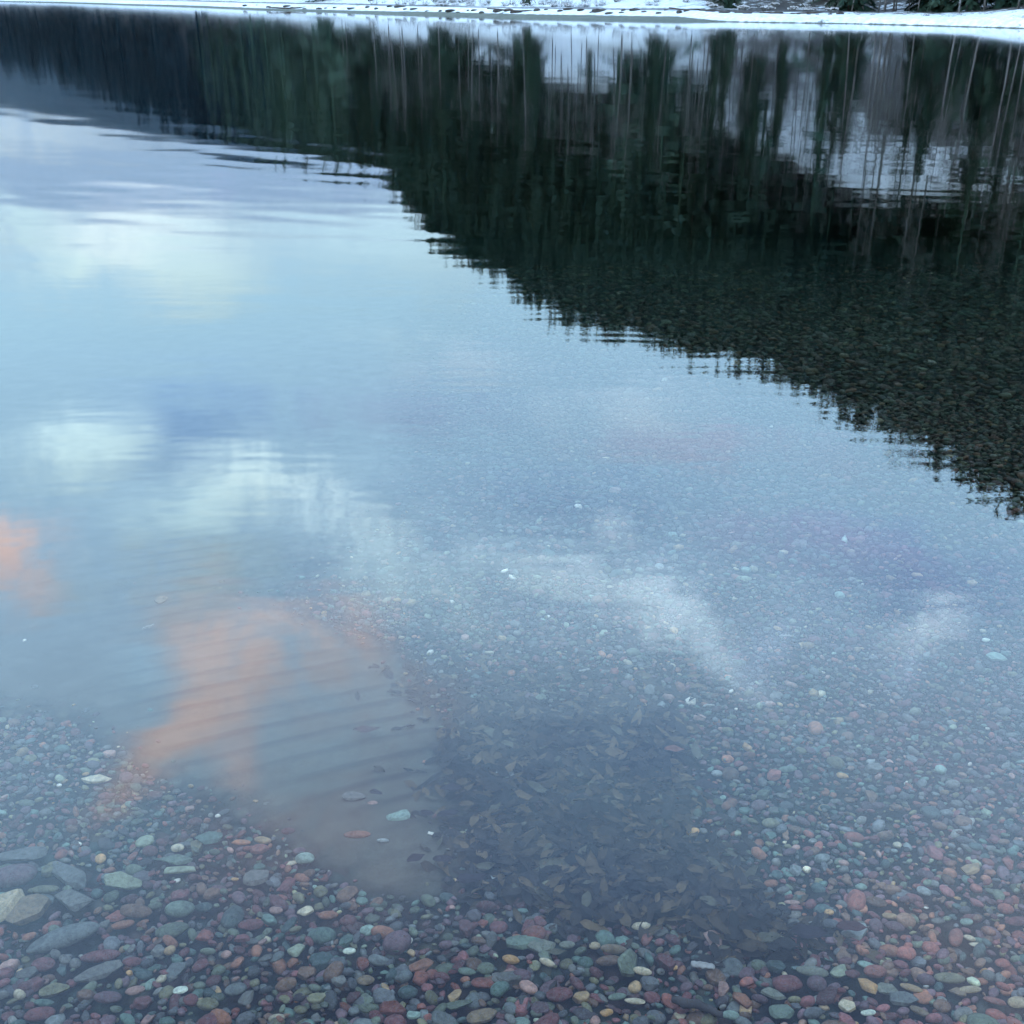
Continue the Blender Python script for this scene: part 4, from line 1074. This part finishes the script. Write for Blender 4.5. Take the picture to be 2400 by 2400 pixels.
uw = t.math('ADD', u_, du); vw = t.math('ADD', v_, dv)
vel = t.math('DIVIDE', t.math('ADD', v_, t.math('MULTIPLY', dv, .45)), math.pi / 2, clamp=True)
base = t.ramp(vel, rs)
mul = t.new('ShaderNodeVectorMath', operation='SCALE', i_0=base); mul.inputs[3].default_value = MAXC
UV = t.new('ShaderNodeCombineXYZ', i_0=uw, i_1=vw)
streak = t.ramp(t.noise(t.mapping(D, scale=(1.3, 1, 1.0)), 7.5, 6, .68, .6), [(.34, 0.), (.66, 1.)])
cur = mul.outputs[0]
BL = [
 (300, 600, 260, 120, 0, (226, 248, 255), 1.0), (450, 640, 160, 70, 0, (214, 244, 248), .9), (60, 560, 120, 80, 0, (200, 235, 243), .8), (150, 665, 140, 50, 0, (212, 242, 244), .8), (640, 600, 240, 90, 0, (186, 220, 238), .7),
 (880, 590, 240, 80, 0, (192, 228, 244), .9), (930, 765, 150, 50, 0, (190, 222, 238), .7), (120, 320, 300, 50, 0, (192, 216, 234), .9), (500, 480, 420, 60, 0, (146, 172, 210), .8),
 (480, 1020, 260, 110, 0, (124, 160, 202), .9), (900, 960, 300, 70, 0, (150, 176, 210), .6), (1300, 1180, 320, 80, 0, (130, 162, 196), .6), (2100, 1350, 300, 110, 0, (122, 150, 190), .7),
 (600, 1210, 480, 130, 0, (160, 194, 216), .75), (1500, 1430, 480, 130, 0, (150, 180, 206), .75), (2050, 1540, 320, 120, 0, (144, 172, 200), .7), (1150, 1310, 260, 90, 0, (156, 188, 212), .6),
 (190, 1060, 150, 95, 0, (200, 232, 242), 1.0), (470, 1180, 260, 60, 12, (184, 218, 232), 1.0), (640, 1130, 190, 75, -8, (206, 234, 242), 1.0), (810, 1225, 150, 75, -35, (200, 228, 240), 1.0), (890, 1330, 220, 75, -30, (176, 208, 226), 1.0), (1040, 1350, 140, 40, 0, (158, 190, 212), .7),
 (330, 1330, 260, 80, 0, (150, 174, 186), .7),
 (1410, 1240, 45, 50, -50, (170, 198, 222), .9), (1230, 1345, 170, 40, -10, (172, 202, 222), .8), (1430, 1385, 190, 50, -15, (180, 208, 228), 1.0), (1560, 1440, 150, 65, -25, (184, 212, 232), 1.0), (1660, 1530, 180, 60, -35, (172, 200, 222), .9), (1790, 1570, 60, 100, 0, (154, 182, 210), .8), (2150, 1480, 110, 75, 30, (176, 202, 224), 1.0), (2130, 1580, 60, 90, 10, (150, 178, 206), .7),
 (1650, 1050, 300, 60, 0, (164, 178, 206), .6), (1900, 1290, 260, 60, 0, (148, 164, 198), .6), (1500, 950, 200, 60, 0, (184, 212, 234), .7), (1100, 850, 260, 50, 0, (182, 210, 232), .6),
 (40, 1270, 130, 85, 0, (214, 188, 184), 1.0), (50, 1370, 110, 70, 0, (184, 174, 180), .8), (400, 1430, 150, 110, 0, (162, 166, 176), .7), (640, 1515, 250, 100, 5, (192, 176, 175), .9), (540, 1620, 200, 80, 20, (166, 156, 160), .9), (760, 1560, 170, 70, 0, (150, 148, 158), .7),
 (420, 1730, 200, 75, 20, (172, 160, 161), .9), (540, 1790, 60, 90, 0, (156, 150, 158), .8), (740, 1960, 300, 170, 0, (124, 122, 134), .7), (820, 1680, 240, 110, 0, (136, 140, 154), .7),
 (260, 1590, 80, 60, 0, (138, 172, 198), .8), (1100, 1850, 330, 200, 0, (96, 114, 138), .6), (1500, 1780, 300, 120, 0, (96, 118, 146), .6), (2300, 1850, 350, 250, 0, (128, 146, 168), .8), (2300, 2180, 380, 200, 0, (116, 122, 133), .7), (1400, 2050, 300, 160, 0, (90, 108, 131), .6)]
for (a_, b_, rx, ry, rot, rgb, op) in BL:
    u0, v0 = azel(a_, b_); u1, v1 = azel(a_ + rx, b_); u2, v2 = azel(a_, b_ + ry)
    ru = abs(u1 - u0) * 1.65; rv = abs(v2 - v0) * 1.65
    mp = t.new('ShaderNodeMapping', vector_type='TEXTURE'); t.put(mp.inputs[0], UV.outputs[0])
    mp.inputs[1].default_value = (u0, v0, 0); mp.inputs[2].default_value = (0, 0, R(-rot)); mp.inputs[3].default_value = (ru, rv, 1)
    gd = t.new('ShaderNodeTexGradient', gradient_type='SPHERICAL', i_0=mp.outputs[0])
    f = t.math('MULTIPLY', gd.outputs[0], t.math('ADD', t.math('MULTIPLY', streak, 1.5 if rgb[1] > 160 else 1.0), .3 if rgb[1] > 160 else .5))
    fm = t.new('ShaderNodeMapRange', interpolation_type='SMOOTHSTEP', i_0=f); fm.inputs[1].default_value = .04; fm.inputs[2].default_value = 1.2; fm.inputs[4].default_value = op
    cur = t.mixc(fm.outputs[0], cur, (*skyrad(b_, rgb, a_), 1))
# unseen grey cloud added behind the camera to set the light on the bed
rear = t.new('ShaderNodeMapRange', i_0=sepd.outputs[1]); rear.inputs[1].default_value = .35; rear.inputs[2].default_value = -.5
cur = t.mixc(t.math('MULTIPLY', rear.outputs[0], .8), cur, tuple(np.array((2.5, 2.8, 3.1)) * 1.7) + (1,))
fin = t.mixc(.9, sky.outputs[0], cur)
bgn = t.new('ShaderNodeBackground', i_0=fin); bgn.inputs[1].default_value = BG
t.l.new(bgn.outputs[0], out.inputs[0])
w.cycles.sampling_method = 'MANUAL'; w.cycles.sample_map_resolution = 512

sl = bpy.data.lights.new('sun', 'SUN'); so = bpy.data.objects.new('sun', sl); COL.objects.link(so)
sl.energy = .5; sl.angle = R(12); sl.color = (1, .86, .76)
dirv = Vector((math.sin(SUN_AZ) * math.cos(SUN_EL), math.cos(SUN_AZ) * math.cos(SUN_EL), math.sin(SUN_EL)))
so.rotation_euler = dirv.to_track_quat('Z', 'Y').to_euler()

# ------------------------------------------------------------------ render settings
vs = sc.view_settings; vs.view_transform = 'Standard'; vs.look = 'None'; vs.gamma = 1; vs.exposure = EXPO; vs.use_curve_mapping = False
cy = sc.cycles; cy.use_denoising = True; cy.max_bounces = 6; cy.transparent_max_bounces = 16; cy.diffuse_bounces = 2; cy.glossy_bounces = 4
cy.use_adaptive_sampling = True; cy.adaptive_threshold = .04; cy.adaptive_min_samples = 24; cy.sample_clamp_indirect = 0
print('objects', len(bpy.data.objects))
